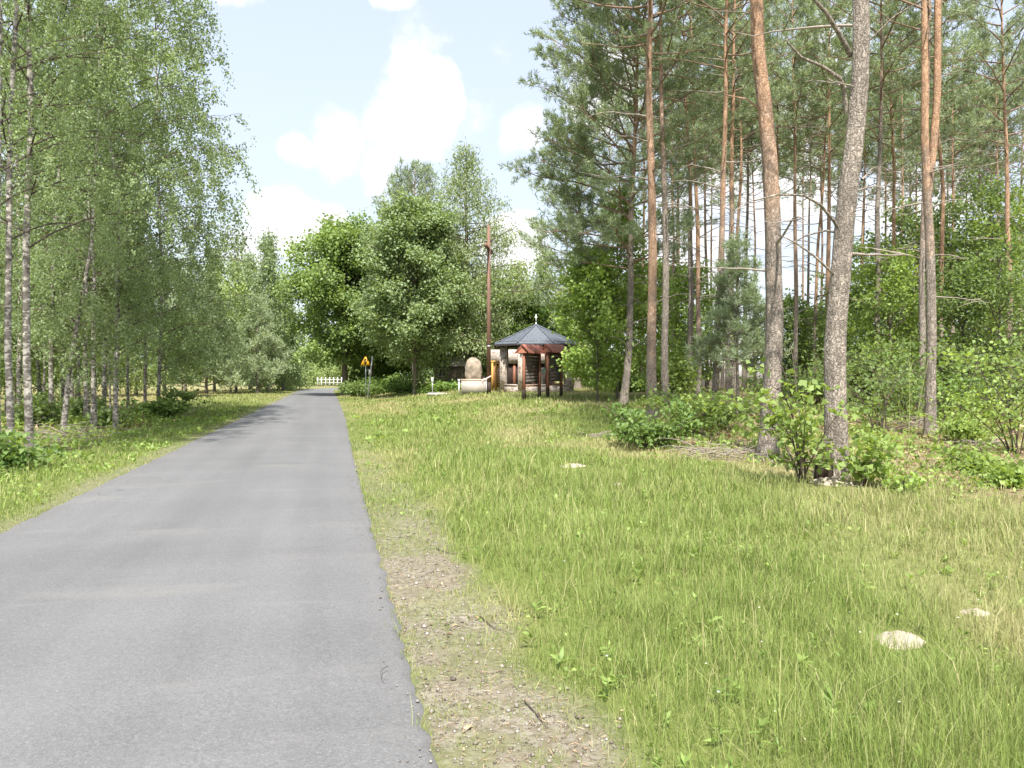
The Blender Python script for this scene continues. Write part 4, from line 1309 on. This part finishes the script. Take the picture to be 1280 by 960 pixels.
tw = [px2g(a, b) for a, b in ((484, 842), (477, 846), (475, 852), (478, 858), (482, 860))]
twig('twig', 'thin dark curled twig lying on the asphalt', [(x, y, .034, True) for x, y in tw], .0025, 'twig_bark')
for k, (l, lab) in enumerate([([(655, 880), (668, 893), (685, 914)], 'dark stick on the gravel verge, nearest the camera'), ([(600, 770), (618, 785), (640, 792)], 'dark stick on the gravel verge where tall grass begins'),
                              ([(545, 690), (560, 697), (574, 699)], 'small stick on the gravel verge farther along')]):
    twig('stick', lab, [(*px2g(a, b), .012, False) for a, b in l], .0042, 'twig_bark', 'sticks on the verge')


def brush_pile(px, py, w, n, label, seed, hmax):
    rg = np.random.default_rng(seed)
    X, Y = px2g(px, py)
    g = Geo()
    for i in range(n):
        c = np.array([rg.normal(0, w * .35), rg.normal(0, w * .22), rg.uniform(.02, hmax)])
        b = curve(c, rg.uniform(0, 6.28), rg.normal(0, .18), rg.normal(0, .3), rg.uniform(.3, 1.0) * w * .7, 6, rg, .2)
        b[:, 2] = np.maximum(b[:, 2], .01)
        g.tube(b, np.linspace(.009, .003, 6), 4)
    o = g.build('brushwood_pile', M['dead_wood'], smooth=True, loc=(X, Y, float(ground(X, Y))))
    tag(o, label, 'brushwood', 'brushwood heaps on the wood floor')


brush_pile(905, 574, 1.3, 60, 'heap of dry grey twigs left of the salmon trunk foot', 51, .2)
brush_pile(755, 548, .9, 30, 'small heap of dry twigs left of the wide low bush', 52, .12)
brush_pile(1145, 545, 1.15, 75, 'tangle of dry branches around the split orange pine foot', 53, .45)
brush_pile(1235, 560, 1.3, 40, 'flat scatter of dry branches near the right photo edge', 54, .12)
brush_pile(70, 555, 1.6, 70, 'dark tangle of branches in the hollow under the birches', 55, .45)

# small stems: the green nettle-like stalks right of the great pine
def stalk(px, Y, y0, y1, lean, label, seed):
    rg = np.random.default_rng(seed)
    X = atx(px, Y)
    z0 = float(ground(X, Y))
    H = atz(y1, Y) - z0
    g = Geo()
    b = np.array([[0, 0, -.03], [lean * .3, 0, H * .4], [lean, .05, H]])
    g.tube(b, np.array([.012, .009, .004]), 6)
    for s in rg.uniform(.35, .95, 6):
        p0 = along(b, np.array([s]))[0]
        g.tube(curve(p0, rg.uniform(0, 6.28), .9, .6, .35, 4, rg), np.linspace(.005, .002, 4), 3)
    t = thing('tall_stalk', label, 'plant', (X, Y, z0), 0, 'tall bare stalks beside the split pine')
    g.build('stem', M['stem_green'], t, True)


stalk(1136, 15.5, 560, 420, .05, 'tall pale green stalk left of the split orange pine foot', 61)
stalk(1141, 16.5, 555, 450, .35, 'shorter pale stalk leaning right beside the tall one', 62)

# charred stump stems at the foot of the great pine
X, Y = atx(1024, 11.7), 11.7
g = Geo()
rg = np.random.default_rng(71)
for dx, h_, r_, ln in ((0, .42, .07, .03), (.12, .5, .085, .0)):
    g.tube(np.array([[dx, 0, -.1], [dx + .01, 0, h_ * .5], [dx + ln, .02, h_]]), np.array([r_ * 1.25, r_, r_ * .8]), 10, cap=True, jit=1 + rg.normal(0, .08, (3, 10)))
tag(g.build('charred_stump', M['dark_wood'], smooth=True, loc=(X, Y, float(ground(X, Y)))), 'blackened double stump against the great grey pine foot', 'stump')


# ------------------------------------------------------------------ pavilion
def oct_pts(Rr, angs):
    return [(Rr * math.cos(R(a)), Rr * math.sin(R(a))) for a in angs]


PX, PY = atx(670, 43), 43.0
PZ = float(ground_base(PX, PY)) - .05
pav = thing('stone_pavilion', 'small stone pavilion with dark grey pyramid roof and cross on top', 'pavilion', (PX, PY, PZ))
AN = [204, 245, 290, 334, 20, 65, 110, 155]
RP, RE, ZE, ZA = 1.97, 2.52, 2.66, 3.78
for a in AN:
    if a == 290:
        continue
    x, y = oct_pts(RP, [a])[0]
    g = Geo()
    g.box((0, 0, ZE / 2 - .05), (.39, .39, ZE + .1))
    o = g.build('pillar', M['stone'], pav, loc=(x, y, 0), rz=R(a - 245) * .15)
for a, b in zip(AN, AN[1:] + AN[:1]):
    p, q = np.array(oct_pts(RP, [a])[0]), np.array(oct_pts(RP, [b])[0])
    m, d = (p + q) / 2, q - p
    ln = np.linalg.norm(d)
    rz = math.atan2(d[1], d[0])
    cut = .40 if 290 not in (a, b) else .20
    if a != 65:
        g = Geo()
        g.box((0, 0, .16), (ln - cut, .30, .46))
        g.box((0, 0, .425), (ln - cut, .36, .07))
        g.build('low_wall', M['stone'], pav, loc=(m[0], m[1], 0), rz=rz)
    g = Geo()
    g.box((0, 0, ZE + .01), (ln + .08, .14, .2))
    g.build('eave_beam', M['dark_wood'], pav, loc=(m[0] * 1.12, m[1] * 1.12, 0), rz=rz)
g = Geo()
e0 = oct_pts(RE, AN)
for (x0, y0), (x1, y1) in zip(e0, e0[1:] + e0[:1]):
    n = 8
    top = np.array([0, 0, ZA])
    A_, B_ = np.array([x0, y0, ZE]), np.array([x1, y1, ZE])
    rows = []
    for i in range(n + 1):
        f = i / n
        a_, b_ = A_ + (top - A_) * f, B_ + (top - B_) * f
        lift = .018
        rows += [a_, b_]
        if i < n:
            f2 = (i + 1) / n
            a2, b2 = A_ + (top - A_) * f2, B_ + (top - B_) * f2
            rows += [a2 - [0, 0, lift] + [0, 0, .0], b2 - [0, 0, lift]]
    rows = np.array(rows)
    q = [[i, i + 1, i + 3, i + 2] for i in range(0, len(rows) - 3, 2)]
    g.add(rows, q)
    # fascia and soffit
    S = np.array([[x0, y0, ZE], [x1, y1, ZE], [x1, y1, ZE - .09], [x0, y0, ZE - .09], [x1 * .72, y1 * .72, ZE - .09], [x0 * .72, y0 * .72, ZE - .09]])
    g.add(S, [[0, 3, 2, 1], [3, 5, 4, 2]])
    hp = np.array([[x0, y0, ZE + .02], [0, 0, ZA + .02]])
    g.tube(hp, np.array([.035, .035]), 5)
g.build('roof', M['slate'], pav)
g = Geo()
for i in range(72):
    a = i / 72 * 8
    k = int(a)
    f = a - k
    p = np.array(e0[k]) * (1 - f) + np.array(e0[(k + 1) % 8]) * f
    g.box((p[0] * 1.004, p[1] * 1.004, ZE - .115), (.11, .11, .07), R(AN[k] + 22.5))
g.build('eave_trim', M['dark_wood'], pav)
g = Geo()
g.tube(np.array([[0, 0, ZA - .05], [0, 0, ZA + .12]]), np.array([.05, .03]), 8, True)
g.box((0, 0, ZA + .34), (.042, .034, .48))
g.box((0, 0, ZA + .42), (.17, .032, .042))
g.build('roof_cross', M['white_paint'], pav)
g = Geo()
g.add([[x, y, .06] for x, y in oct_pts(RP - .05, AN)], None, [[0, i, i + 1] for i in range(1, 7)])
g.build('paved_floor', M['pale_slab'], pav)

# well shrine inside
sh = thing('well_shrine', 'pale plaster shrine with greenish cap inside the pavilion', 'shrine', (atx(681, 42.6), 42.6, PZ + .06))
g = Geo()
g.box((0, 0, .1), (.5, .5, .22)); g.box((0, 0, .99), (.5, .5, .08))
g.build('plinth', M['plaster'], sh)
for sx in (-.15, .15):
    for sy in (-.15, .15):
        g = Geo()
        zz = np.linspace(.2, .96, 8)
        g.tube(np.stack([np.full(8, sx), np.full(8, sy), zz], 1), np.array([.075, .06, .05, .047, .047, .052, .065, .08]), 10)
        g.build('column', M['plaster'], sh, True)
g = Geo()
g.box((0, 0, 1.10), (.62, .62, .15), taper=.75)
g.box((0, 0, 1.24), (.44, .44, .13), taper=.15)
g.build('cap', M['copper_green'], sh)

# stone screen wall behind the pavilion
SX, SY = atx(655, 47.6), 47.6
SZ = float(ground_base(SX, SY)) - .03
sw = thing('stone_screen', 'stone clad screen wall with dark timber below, behind the pavilion', 'wall', (SX, SY, SZ))
g = Geo(); g.box((0, 0, 2.09), (4.35, .35, .86)); g.build('stone_band', M['stone'], sw)
for x in (-1.2, 0, 1.2):
    g = Geo(); g.box((x, .03, .83), (1.14, .08, 1.66)); g.build('timber_panel', M['dark_wood'], sw)
for x in (-1.85, -.6, .6, 1.85):
    g = Geo(); g.box((x, .0, .83), (.16, .16, 1.658)); g.build('timber_post', M['stained_wood'], sw)

# yellow timber frame
TX, TY = atx(618.5, 44.5), 44.5
TZ = float(ground_base(TX, TY)) - .05
tf = thing('timber_frame', 'honey yellow timber frame with diagonal brace beside the pavilion', 'timber frame', (TX, TY, TZ), R(12))
for x, w in ((-.15, .10), (.06, .11)):
    g = Geo(); g.box((x, 0, .84), (w, .14, 1.7)); g.build('post', M['yellow_wood'], tf)
g = Geo(); g.box((.18, 0, 1.745), (.95, .15, .11)); g.build('top_beam', M['yellow_wood'], tf)
g = Geo(); g.bar((.10, 0, 1.32), (.36, 0, 1.69), .08); g.build('brace', M['yellow_wood'], tf)
g = Geo()
for i in range(9):
    g.box((.27, .02, .15 + i * .13), (.20, .05, .06))
g.build('slats', M['yellow_wood'], tf)

# ------------------------------------------------------------------ two roofed information boards
def info_board(pxl, pxr, Y, label, w, hz):
    a = np.array([.57, .82])
    xl = atx(pxl, Y)
    cx, cy = xl + a[0] * w / 2, Y + a[1] * w / 2
    z = float(ground_base(cx, cy)) - .02
    t = thing('information_board', label, 'notice board', (cx, cy, z), math.atan2(a[1], a[0]), 'roofed notice boards on the lawn')
    for s in (-1, 1):
        g = Geo(); g.box((s * w / 2, 0, 1.07), (.105, .105, 2.1)); g.build('post', M['stained_wood'], t)
        g = Geo(); g.box((s * w / 2, 0, .22), (.115, .115, .46)); g.build('post_foot', M['dark_wood'], t)
    g = Geo()
    for i in range(9):
        g.box((0, .0, .82 + i * .142), (w - .106, .035, .137))
    g.build('board_panel', M['board'], t)
    g = Geo(); g.box((0, 0, .62), (w - .106, .07, .08)); g.build('cross_rail', M['stained_wood'], t)
    L, hw, z0, z1 = w / 2 + .17, .36, 2.02, 2.36
    g = Geo()
    for s in (-1, 1):
        v = [[-L, s * hw, z0], [L, s * hw, z0], [L, 0, z1], [-L, 0, z1], [-L, s * hw, z0 + .045], [L, s * hw, z0 + .045], [L, 0, z1 + .045], [-L, 0, z1 + .045]]
        g.add(v, [[0, 1, 2, 3], [4, 5, 6, 7], [0, 1, 5, 4], [0, 3, 7, 4], [1, 2, 6, 5]])
    g.build('roof', M['red_tile'], t)
    for s in (-1, 1):
        g = Geo()
        x = s * (L - .05)
        v = [[x, -hw + .06, z0 + .01], [x, hw - .06, z0 + .01], [x, 0, z1 - .05], [x - s * .03, -hw + .06, z0 + .01], [x - s * .03, hw - .06, z0 + .01], [x - s * .03, 0, z1 - .05]]
        g.add(v, [[0, 1, 4, 3]], [[0, 1, 2], [3, 4, 5]])
        g.build('gable', M['stained_wood'], t)


info_board(655, 675, 33.0, 'left roofed notice board, dark panel under red shingles', 1.22, 0)
info_board(684.5, 703, 33.9, 'right roofed notice board, nearer the bright young maple', 1.15, 0)

# ------------------------------------------------------------------ tall wooden cross
KX, KY = atx(611, 41), 41.0
KZ = float(ground_base(KX, KY)) - .05
cr = thing('wooden_cross', 'very tall brown wooden cross with tied ribbon near its foot', 'cross', (KX, KY, KZ))
g = Geo()
g.box((0, 0, 4.5), (.22, .22, 9.0), taper=.72)
g.build('post', M['cross_wood'], cr)
g = Geo()
g.box((0, 0, 7.75), (2.5, .13, .17))
g.build('crossbeam', M['cross_wood'], cr, rz=R(84))
g = Geo(); g.box((0, 0, 2.56), (.225, .225, .07)); g.build('metal_band', M['zinc'], cr)
g = Geo(); g.box((0, 0, .32), (.238, .238, .64), taper=.985); g.build('dark_foot', M['dark_wood'], cr)
g = Geo()
g.tube(np.array([[.14, -.15, .98], [0, -.17, .9], [-.12, -.16, .83], [-.26, -.14, .78], [-.33, -.12, .66], [-.31, -.13, .5]]), np.array([.03, .035, .04, .06, .055, .02]), 7, True)
g.build('ribbon', M['pink_cloth'], cr, True)

# ------------------------------------------------------------------ memorial boulder, pedestal, chain barrier
BX, BY = atx(592.5, 42.5), 42.5
BZ = float(ground_base(BX, BY)) - .05
pd = thing('memorial_pedestal', 'pale plastered pedestal with stone slab carrying the boulder', 'pedestal', (BX, BY, BZ))
g = Geo(); g.box((.0, 0, .36), (1.34, 1.0, .74)); g.build('block', M['plaster'], pd)
g = Geo(); g.box((-.02, 0, .79), (1.34, .96, .12)); g.build('slab', M['granite'], pd)
g = Geo()
nu, nv = 22, 15
rg = np.random.default_rng(81)
prof = np.array([[-.40, .42, -.56], [-.46, .46, -.45], [-.48, .47, -.2], [-.48, .46, .05], [-.44, .42, .3], [-.34, .28, .5], [-.20, .10, .62], [-.10, -.02, .655]])
zz = np.linspace(-.56, .655, nv + 1)
xl, xr = np.interp(zz, prof[:, 2], prof[:, 0]), np.interp(zz, prof[:, 2], prof[:, 1])
ex_ = lambda q, e: np.sign(q) * np.abs(q) ** e
th = np.arange(nu) / nu * 2 * math.pi
V = []
for z_, a_, b_ in zip(zz, xl, xr):
    rr = (b_ - a_) / 2
    off = .035 * np.sin(3 * th + z_ * 5) + .03 * np.sin(5 * th - z_ * 9) + rg.normal(0, .012, nu)
    V.append(np.stack([(a_ + b_) / 2 + rr * ex_(np.cos(th), .8) * (1 + off), rr * .75 * ex_(np.sin(th), .7) * (1 + off * 1.8), np.full(nu, z_) + rg.normal(0, .008, nu)], 1))
V = np.concatenate(V)
V = np.vstack([V, V[-nu:].mean(0)])
q = [[i * nu + j, (i + 1) * nu + j, (i + 1) * nu + (j + 1) % nu, i * nu + (j + 1) % nu] for i in range(nv) for j in range(nu)]
g.add(V, q, [[nv * nu + j, nv * nu + (j + 1) % nu, len(V) - 1] for j in range(nu)])
tag(g.build('memorial_boulder', M['boulder'], smooth=True, loc=(BX - .02, BY, BZ + .85 + .555)), 'tall rounded sandy brown memorial boulder standing on the pedestal', 'boulder')
cb = thing('chain_barrier', 'white posts with hanging chain in front of the boulder pedestal', 'chain barrier', (BX, BY - .75, BZ))
for x in (-.78, .72):
    g = Geo()
    g.box((x, 0, .37), (.07, .07, .74))
    g.box((x, 0, .79), (.12, .12, .1))
    g.build('post', M['white_paint'], cb)
g = Geo()
xs = np.linspace(-.78, .72, 15)
g.tube(np.stack([xs, np.full(15, -.04), .62 - .14 * (1 - ((xs + .03) / .75) ** 2)], 1), np.full(15, .014), 5)
g.build('chain', M['zinc'], cb)
# dark flower stand beside the boulder
g = Geo()
rg = np.random.default_rng(83)
for i in range(26):
    b = curve(np.array([rg.normal(0, .05), rg.normal(0, .05), 0]), rg.uniform(0, 6.28), rg.uniform(.4, 1.4), rg.uniform(-.2, .9), rg.uniform(.15, .42), 5, rg, .2)
    g.tube(b, np.linspace(.012, .006, 5), 4)
g.box((0, 0, .05), (.2, .2, .12))
tag(g.build('grave_wreath', M['dark_wood'], loc=(BX + .52, BY - .1, BZ + .85)), 'dark dried wreath on the pedestal right of the boulder', 'wreath')

# paving in front of the shed
g = Geo()
sx, sy = atx(560, 46), 46.0
g.box((0, 0, -.03), (2.3, 1.6, .14))
tag(g.build('paving', M['pale_slab'], loc=(sx, sy, float(ground_base(sx, sy)) + .01)), 'pale concrete paving left of the boulder pedestal', 'paving', kind='structure')

# little marker post
mx, my = atx(540.5, 46), 46.0
mp_ = thing('marker_post', 'thin post with small white plate left of the shed', 'marker post', (mx, my, float(ground_base(mx, my)) - .03))
g = Geo(); g.tube(np.array([[0, 0, 0], [0, 0, .95]]), np.array([.028, .028]), 8, True); g.build('post', M['zinc'], mp_)
g = Geo(); g.box((0, -.03, .96), (.11, .02, .3)); g.build('plate', M['white_paint'], mp_)

# old shed
HX, HY = atx(561, 52), 52.0
shed = thing('old_shed', 'old weathered shed half hidden in shade behind the pedestal', 'shed', (HX, HY, float(ground_base(HX, HY)) - .05), R(8))
g = Geo(); g.box((0, 0, .85), (1.9, 1.6, 1.75)); g.build('wall', M['grey_bark'], shed)
g = Geo()
v = [[-1.05, -1.0, 1.66], [1.05, -1.0, 1.66], [1.05, 0, 2.25], [-1.05, 0, 2.25], [1.05, 1.0, 1.66], [-1.05, 1.0, 1.66], [-1.05, -1.0, 1.73], [1.05, -1.0, 1.73], [1.05, 0, 2.32], [-1.05, 0, 2.32], [1.05, 1.0, 1.73], [-1.05, 1.0, 1.73]]
g.add(v, [[0, 1, 2, 3], [3, 2, 4, 5], [6, 7, 8, 9], [9, 8, 10, 11], [0, 1, 7, 6], [0, 3, 9, 6], [3, 5, 11, 9], [1, 2, 8, 7], [2, 4, 10, 8], [5, 4, 10, 11]])
g.build('roof', M['old_roof'], shed)
g = Geo()
for x in (-.26, 0, .26):
    g.box((-.5 + x, -.815, 1.25), (.05, .05, .55))
for z in (1.0, 1.5):
    g.box((-.5, -.813, z), (.6, .045, .06))
w_ = g.build('window', M['pale_slab'], shed)
g = Geo(); g.box((-.5, -.804, 1.25), (.52, .02, .5)); g.build('pane', M['glass'], w_)

# ------------------------------------------------------------------ road sign and leaning post
GX, GY = atx(457.3, 53), 53.0
GZ = float(ground(GX, GY)) - .03
sg = thing('warning_sign', 'yellow triangular side road warning sign on grey pole', 'road sign', (GX, GY, GZ), R(-13))
ZB = atz(457, GY) - GZ
g = Geo(); g.tube(np.array([[0, 0, 0], [0, 0, ZB + .55]]), np.array([.035, .035]), 10, True); g.build('pole', M['zinc'], sg)


def tri_plate(s, y, zc, thick, cut=.12):
    c = np.array([[0, 2 / 3], [-.5774, -1 / 3], [.5774, -1 / 3]]) * s * .866
    out = []
    for i in range(3):
        p, a, b = c[i], c[i - 1], c[(i + 1) % 3]
        for f in np.linspace(0, 1, 4):
            out.append((p + (a - p) * cut * (1 - f)) * 1.0 + (b - p) * cut * f)
    # order: reverse so the outline runs round once
    out = np.array(out)
    ang = np.arctan2(out[:, 1], out[:, 0])
    out = out[np.argsort(ang)]
    n = len(out)
    V = np.vstack([np.stack([out[:, 0], np.full(n, y), out[:, 1] + zc], 1), np.stack([out[:, 0], np.full(n, y + thick), out[:, 1] + zc], 1), [[0, y, zc], [0, y + thick, zc]]])
    t = [[2 * n, j, (j + 1) % n] for j in range(n)] + [[2 * n + 1, n + (j + 1) % n, n + j] for j in range(n)]
    q = [[j, n + j, n + (j + 1) % n, (j + 1) % n] for j in range(n)]
    return V, q, t


s_ = .80
zc = ZB + s_ * .866 / 3
g = Geo(); V, q, t = tri_plate(s_, -.06, zc, .02); g.add(V, q, t); pl = g.build('plate', M['sign_red'], sg)
g = Geo(); V, q, t = tri_plate(s_ * .92, -.064, zc, .003); g.add(V, q, t); g.build('yellow_face', M['sign_yellow'], pl)
g = Geo()
g.box((-.02, -.07, zc + .0), (.11, .006, .36))
g.add([[-.02 - .075, -.069, zc + .17], [-.02 + .075, -.069, zc + .17], [-.02, -.069, zc + .30]], None, [[0, 1, 2]])
g.box((.075, -.07, zc - .03), (.14, .006, .075))
g.build('pictogram', M['sign_black'], pl)

LX, LY = atx(459.6, 53.5), 53.5
lp = thing('leaning_post', 'white post leaning right beside the yellow warning sign', 'post', (LX, LY, float(ground(LX, LY)) - .03))
H_ = atz(445, LY) - lp.location[2]
g = Geo(); g.tube(np.array([[0, 0, 0], [.34, 0, H_]]), np.array([.045, .042]), 10, True); g.build('pole', M['white_paint'], lp)
g = Geo(); g.box((.19, -.07, H_ * .62), (.26, .02, .42), R(35)); g.build('plate', M['white_paint'], lp)

# ------------------------------------------------------------------ white fence at the bend
fx0, fx1, FY = atx(397, 117), atx(432, 117), 117.0
wf = thing('white_fence', 'low white post and rail fence across the road bend', 'fence', (fx0, FY, float(ground(fx0, FY)) - .1))
n = 8
for i in range(n):
    g = Geo(); g.box(((fx1 - fx0) * i / (n - 1), 0, .75), (.15, .13, 1.5)); g.build('post', M['fence_paint'], wf)
for z in (.65, 1.15):
    g = Geo(); g.box(((fx1 - fx0) / 2, .1, z), (fx1 - fx0 + .3, .04, .09)); g.build('rail', M['fence_paint'], wf)

# ------------------------------------------------------------------ white house behind the wood
WX, WY = atx(935, 66), 66.0
wh = thing('white_house', 'white rendered house glimpsed through the right hand wood', 'house', (WX, WY, .55), R(-6))
g = Geo(); g.box((0, 2.5, 1.9), (7.6, 5, 4.0)); g.build('wall', M['house_wall'], wh)
g = Geo()
v = [[-4.1, -.3, 3.86], [4.1, -.3, 3.86], [4.1, 2.5, 5.0], [-4.1, 2.5, 5.0], [4.1, 5.3, 3.86], [-4.1, 5.3, 3.86]]
v = v + [[a, b, c + .14] for a, b, c in v]
g.add(v, [[0, 1, 2, 3], [3, 2, 4, 5], [6, 7, 8, 9], [9, 8, 10, 11], [0, 1, 7, 6], [0, 3, 9, 6], [3, 5, 11, 9], [1, 2, 8, 7], [2, 4, 10, 8], [5, 4, 10, 11]])
g.build('roof', M['grey_panel'], wh)
for x in (-2.5, 0.2, 2.6):
    g = Geo(); g.box((x, -.02, 2.0), (1.15, .08, 1.3)); w_ = g.build('window', M['white_paint'], wh)
    g = Geo(); g.box((x, -.063, 2.0), (.98, .02, 1.12)); g.build('pane', M['glass'], w_)
g = Geo(); g.tube(np.array([[1.45, -.1, .2], [1.45, -.1, 3.8]]), np.array([.06, .06]), 8); g.build('downpipe', M['zinc'], wh)


# ------------------------------------------------------------------ far woods: one mass on the horizon
def far_woods():
    rg = np.random.default_rng(91)
    g = Geo()
    n = 420
    ang = rg.uniform(-1.15, 1.15, n)
    dist = rg.uniform(150, 230, n)
    X, Y = np.sin(ang) * dist, np.cos(ang) * dist
    ok = (np.abs(X / Y + .23) > .03) | (Y > 175)
    X, Y = X[ok], Y[ok]
    n = len(X)
    H = rg.uniform(7, 12, n)
    k = 150
    u = rg.random((n, k))
    rr = 2.6 * np.sqrt(np.clip(1 - ((u - .4) / .62) ** 2, .05, 1)) * np.sqrt(rg.random((n, k)))
    a = rg.uniform(0, 6.28, (n, k))
    P = np.stack([X[:, None] + rr * np.cos(a), Y[:, None] + rr * np.sin(a), -.8 + u * H[:, None]], -1).reshape(-1, 3)
    D = unit(rg.normal(0, 1, (n * k, 3)))
    N = unit(rg.normal(0, 1, (n * k, 3)))
    L = rg.uniform(.6, 1.2, n * k)
    g.leaves(P, D, N, L, L * .8, rg.random(n * k))
    for x, y, h in zip(X, Y, H):
        g.tube(np.array([[x, y, -1], [x, y, h * .6]]), np.array([.2, .08]), 5)
    tag(g.build('distant_woods', M['hornbeam_leaf']), 'far off wood closing the horizon', 'woods', kind='stuff')


far_woods()

# ------------------------------------------------------------------ sky, sun, camera
SUN = np.array([.04, -1.0, .0])
SUN[:2] /= np.linalg.norm(SUN[:2])
EL = R(57)
sv = np.array([SUN[0] * math.cos(EL), SUN[1] * math.cos(EL), math.sin(EL)])
w = bpy.data.worlds.new('World')
scene.world = w
w.use_nodes = True
nt = w.node_tree
nt.nodes.clear()


class WT(NT):
    def __init__(self, nt):
        self.nt = nt
        self.out = self.n('ShaderNodeOutputWorld')

    def pos(self):
        return self.n('ShaderNodeTexCoord').outputs['Generated']


t = WT(nt)
sky = t.n('ShaderNodeTexSky', sky_type='NISHITA')
sky.sun_disc = False
sky.sun_elevation = EL
sky.sun_rotation = math.atan2(SUN[0], SUN[1])
sky.air_density, sky.dust_density, sky.ozone_density = 1.0, 1.6, 1.0
vec = t.pos()
nz = t.noise(6.5, 6, .6, vec)
nz2 = t.noise(2.4, 5, .55, vec, stretch=(1, 1, 2.2))
blobs = [(425, 182, 66), (372, 190, 40), (500, 175, 75), (520, 128, 58), (545, 120, 40), (470, 205, 60), (660, 168, 48), (492, 6, 30), (300, -4, 34), (345, 285, 60), (300, 325, 60), (395, 300, 50), 
         (640, 300, 60), (760, 120, 60), (950, 200, 120), (1150, 240, 120), (120, 260, 120), (850, 330, 110), (1040, 60, 70)]
wn = t.n('ShaderNodeTexNoise')
wn.inputs['Scale'].default_value, wn.inputs['Detail'].default_value = 9, 5
t.l(vec, wn.inputs['Vector'])
ws = t.n('ShaderNodeVectorMath', operation='MULTIPLY_ADD')
t.l(wn.outputs['Color'], ws.inputs[0])
ws.inputs[1].default_value = (.085, .085, .085)
t.l(vec, ws.inputs[2])
wsub = t.n('ShaderNodeVectorMath', operation='SUBTRACT')
t.l(ws.outputs[0], wsub.inputs[0])
wsub.inputs[1].default_value = (.0425, .0425, .0425)
wvec = wsub.outputs[0]
acc = None
for px, py, rp in blobs:
    d = unit(np.array([(px - CX) / F, 1.0, (HZ - py) / F]))
    vd = t.n('ShaderNodeVectorMath', operation='DISTANCE')
    t.l(wvec, vd.inputs[0])
    vd.inputs[1].default_value = tuple(d)
    rr = rp / F / (1 + ((px - CX) / F) ** 2)
    s = t.math('SUBTRACT', 1.0, t.math('DIVIDE', vd.outputs['Value'], rr * 1.1), True)
    acc = s if acc is None else t.math('MAXIMUM', acc, s)
wide = t.ramp(nz2, [(.50, 0.0), (.72, .62)])
m = t.math('MAXIMUM', acc, t.math('MULTIPLY', wide, .55))
m = t.math('ADD', m, t.math('MULTIPLY', t.math('SUBTRACT', nz, .5), 1.5))
m = t.ramp(m, [(.20, 0.0), (.58, 1.0)], 'EASE')
sx = t.n('ShaderNodeSeparateXYZ')
t.l(vec, sx.inputs[0])
hz = t.ramp(sx.outputs[2], [(.0, .88), (.35, .76), (.9, .6)])
VEIL, CLOUD = (1.50, 1.555, 1.68), (2.6, 2.58, 2.55)
col = t.mix(hz, sky.outputs[0], VEIL)
cshade = t.mix(t.ramp(nz, [(.35, 0.0), (.62, 1.0)]), (2.05, 2.1, 2.2), CLOUD)
col = t.mix(t.math('MULTIPLY', m, .95), col, cshade)
bg = t.n('ShaderNodeBackground')
bg.inputs['Strength'].default_value = .15
t.l(col, bg.inputs[0])
t.l(bg.outputs[0], t.out.inputs[0])

sd = bpy.data.lights.new('sun', 'SUN')
sd.energy = 2.7
sd.angle = R(1.2)
sd.color = (1.0, .965, .90)
so = bpy.data.objects.new('sun', sd)
COL.objects.link(so)
from mathutils import Vector
so.rotation_euler = Vector(sv).to_track_quat('Z', 'Y').to_euler()
so.location = tuple(sv * 60)

cd = bpy.data.cameras.new('camera')
cd.sensor_width = 36
cd.lens = 36 * F / 1280
cd.clip_start, cd.clip_end = .05, 5000
co = bpy.data.objects.new('camera', cd)
COL.objects.link(co)
co.location = (0, 0, EYE)
co.rotation_euler = (R(90) - math.atan((480 - HZ) / F), 0, 0)
scene.camera = co

vs = scene.view_settings
vs.view_transform, vs.look, vs.gamma, vs.use_curve_mapping = 'Standard', 'None', 1, False
vs.exposure = 1.84
cy = scene.cycles
cy.max_bounces, cy.diffuse_bounces, cy.glossy_bounces, cy.transmission_bounces, cy.transparent_max_bounces = 6, 4, 2, 4, 4
cy.use_denoising = True
cy.sample_clamp_indirect = 6
scene.render.film_transparent = False
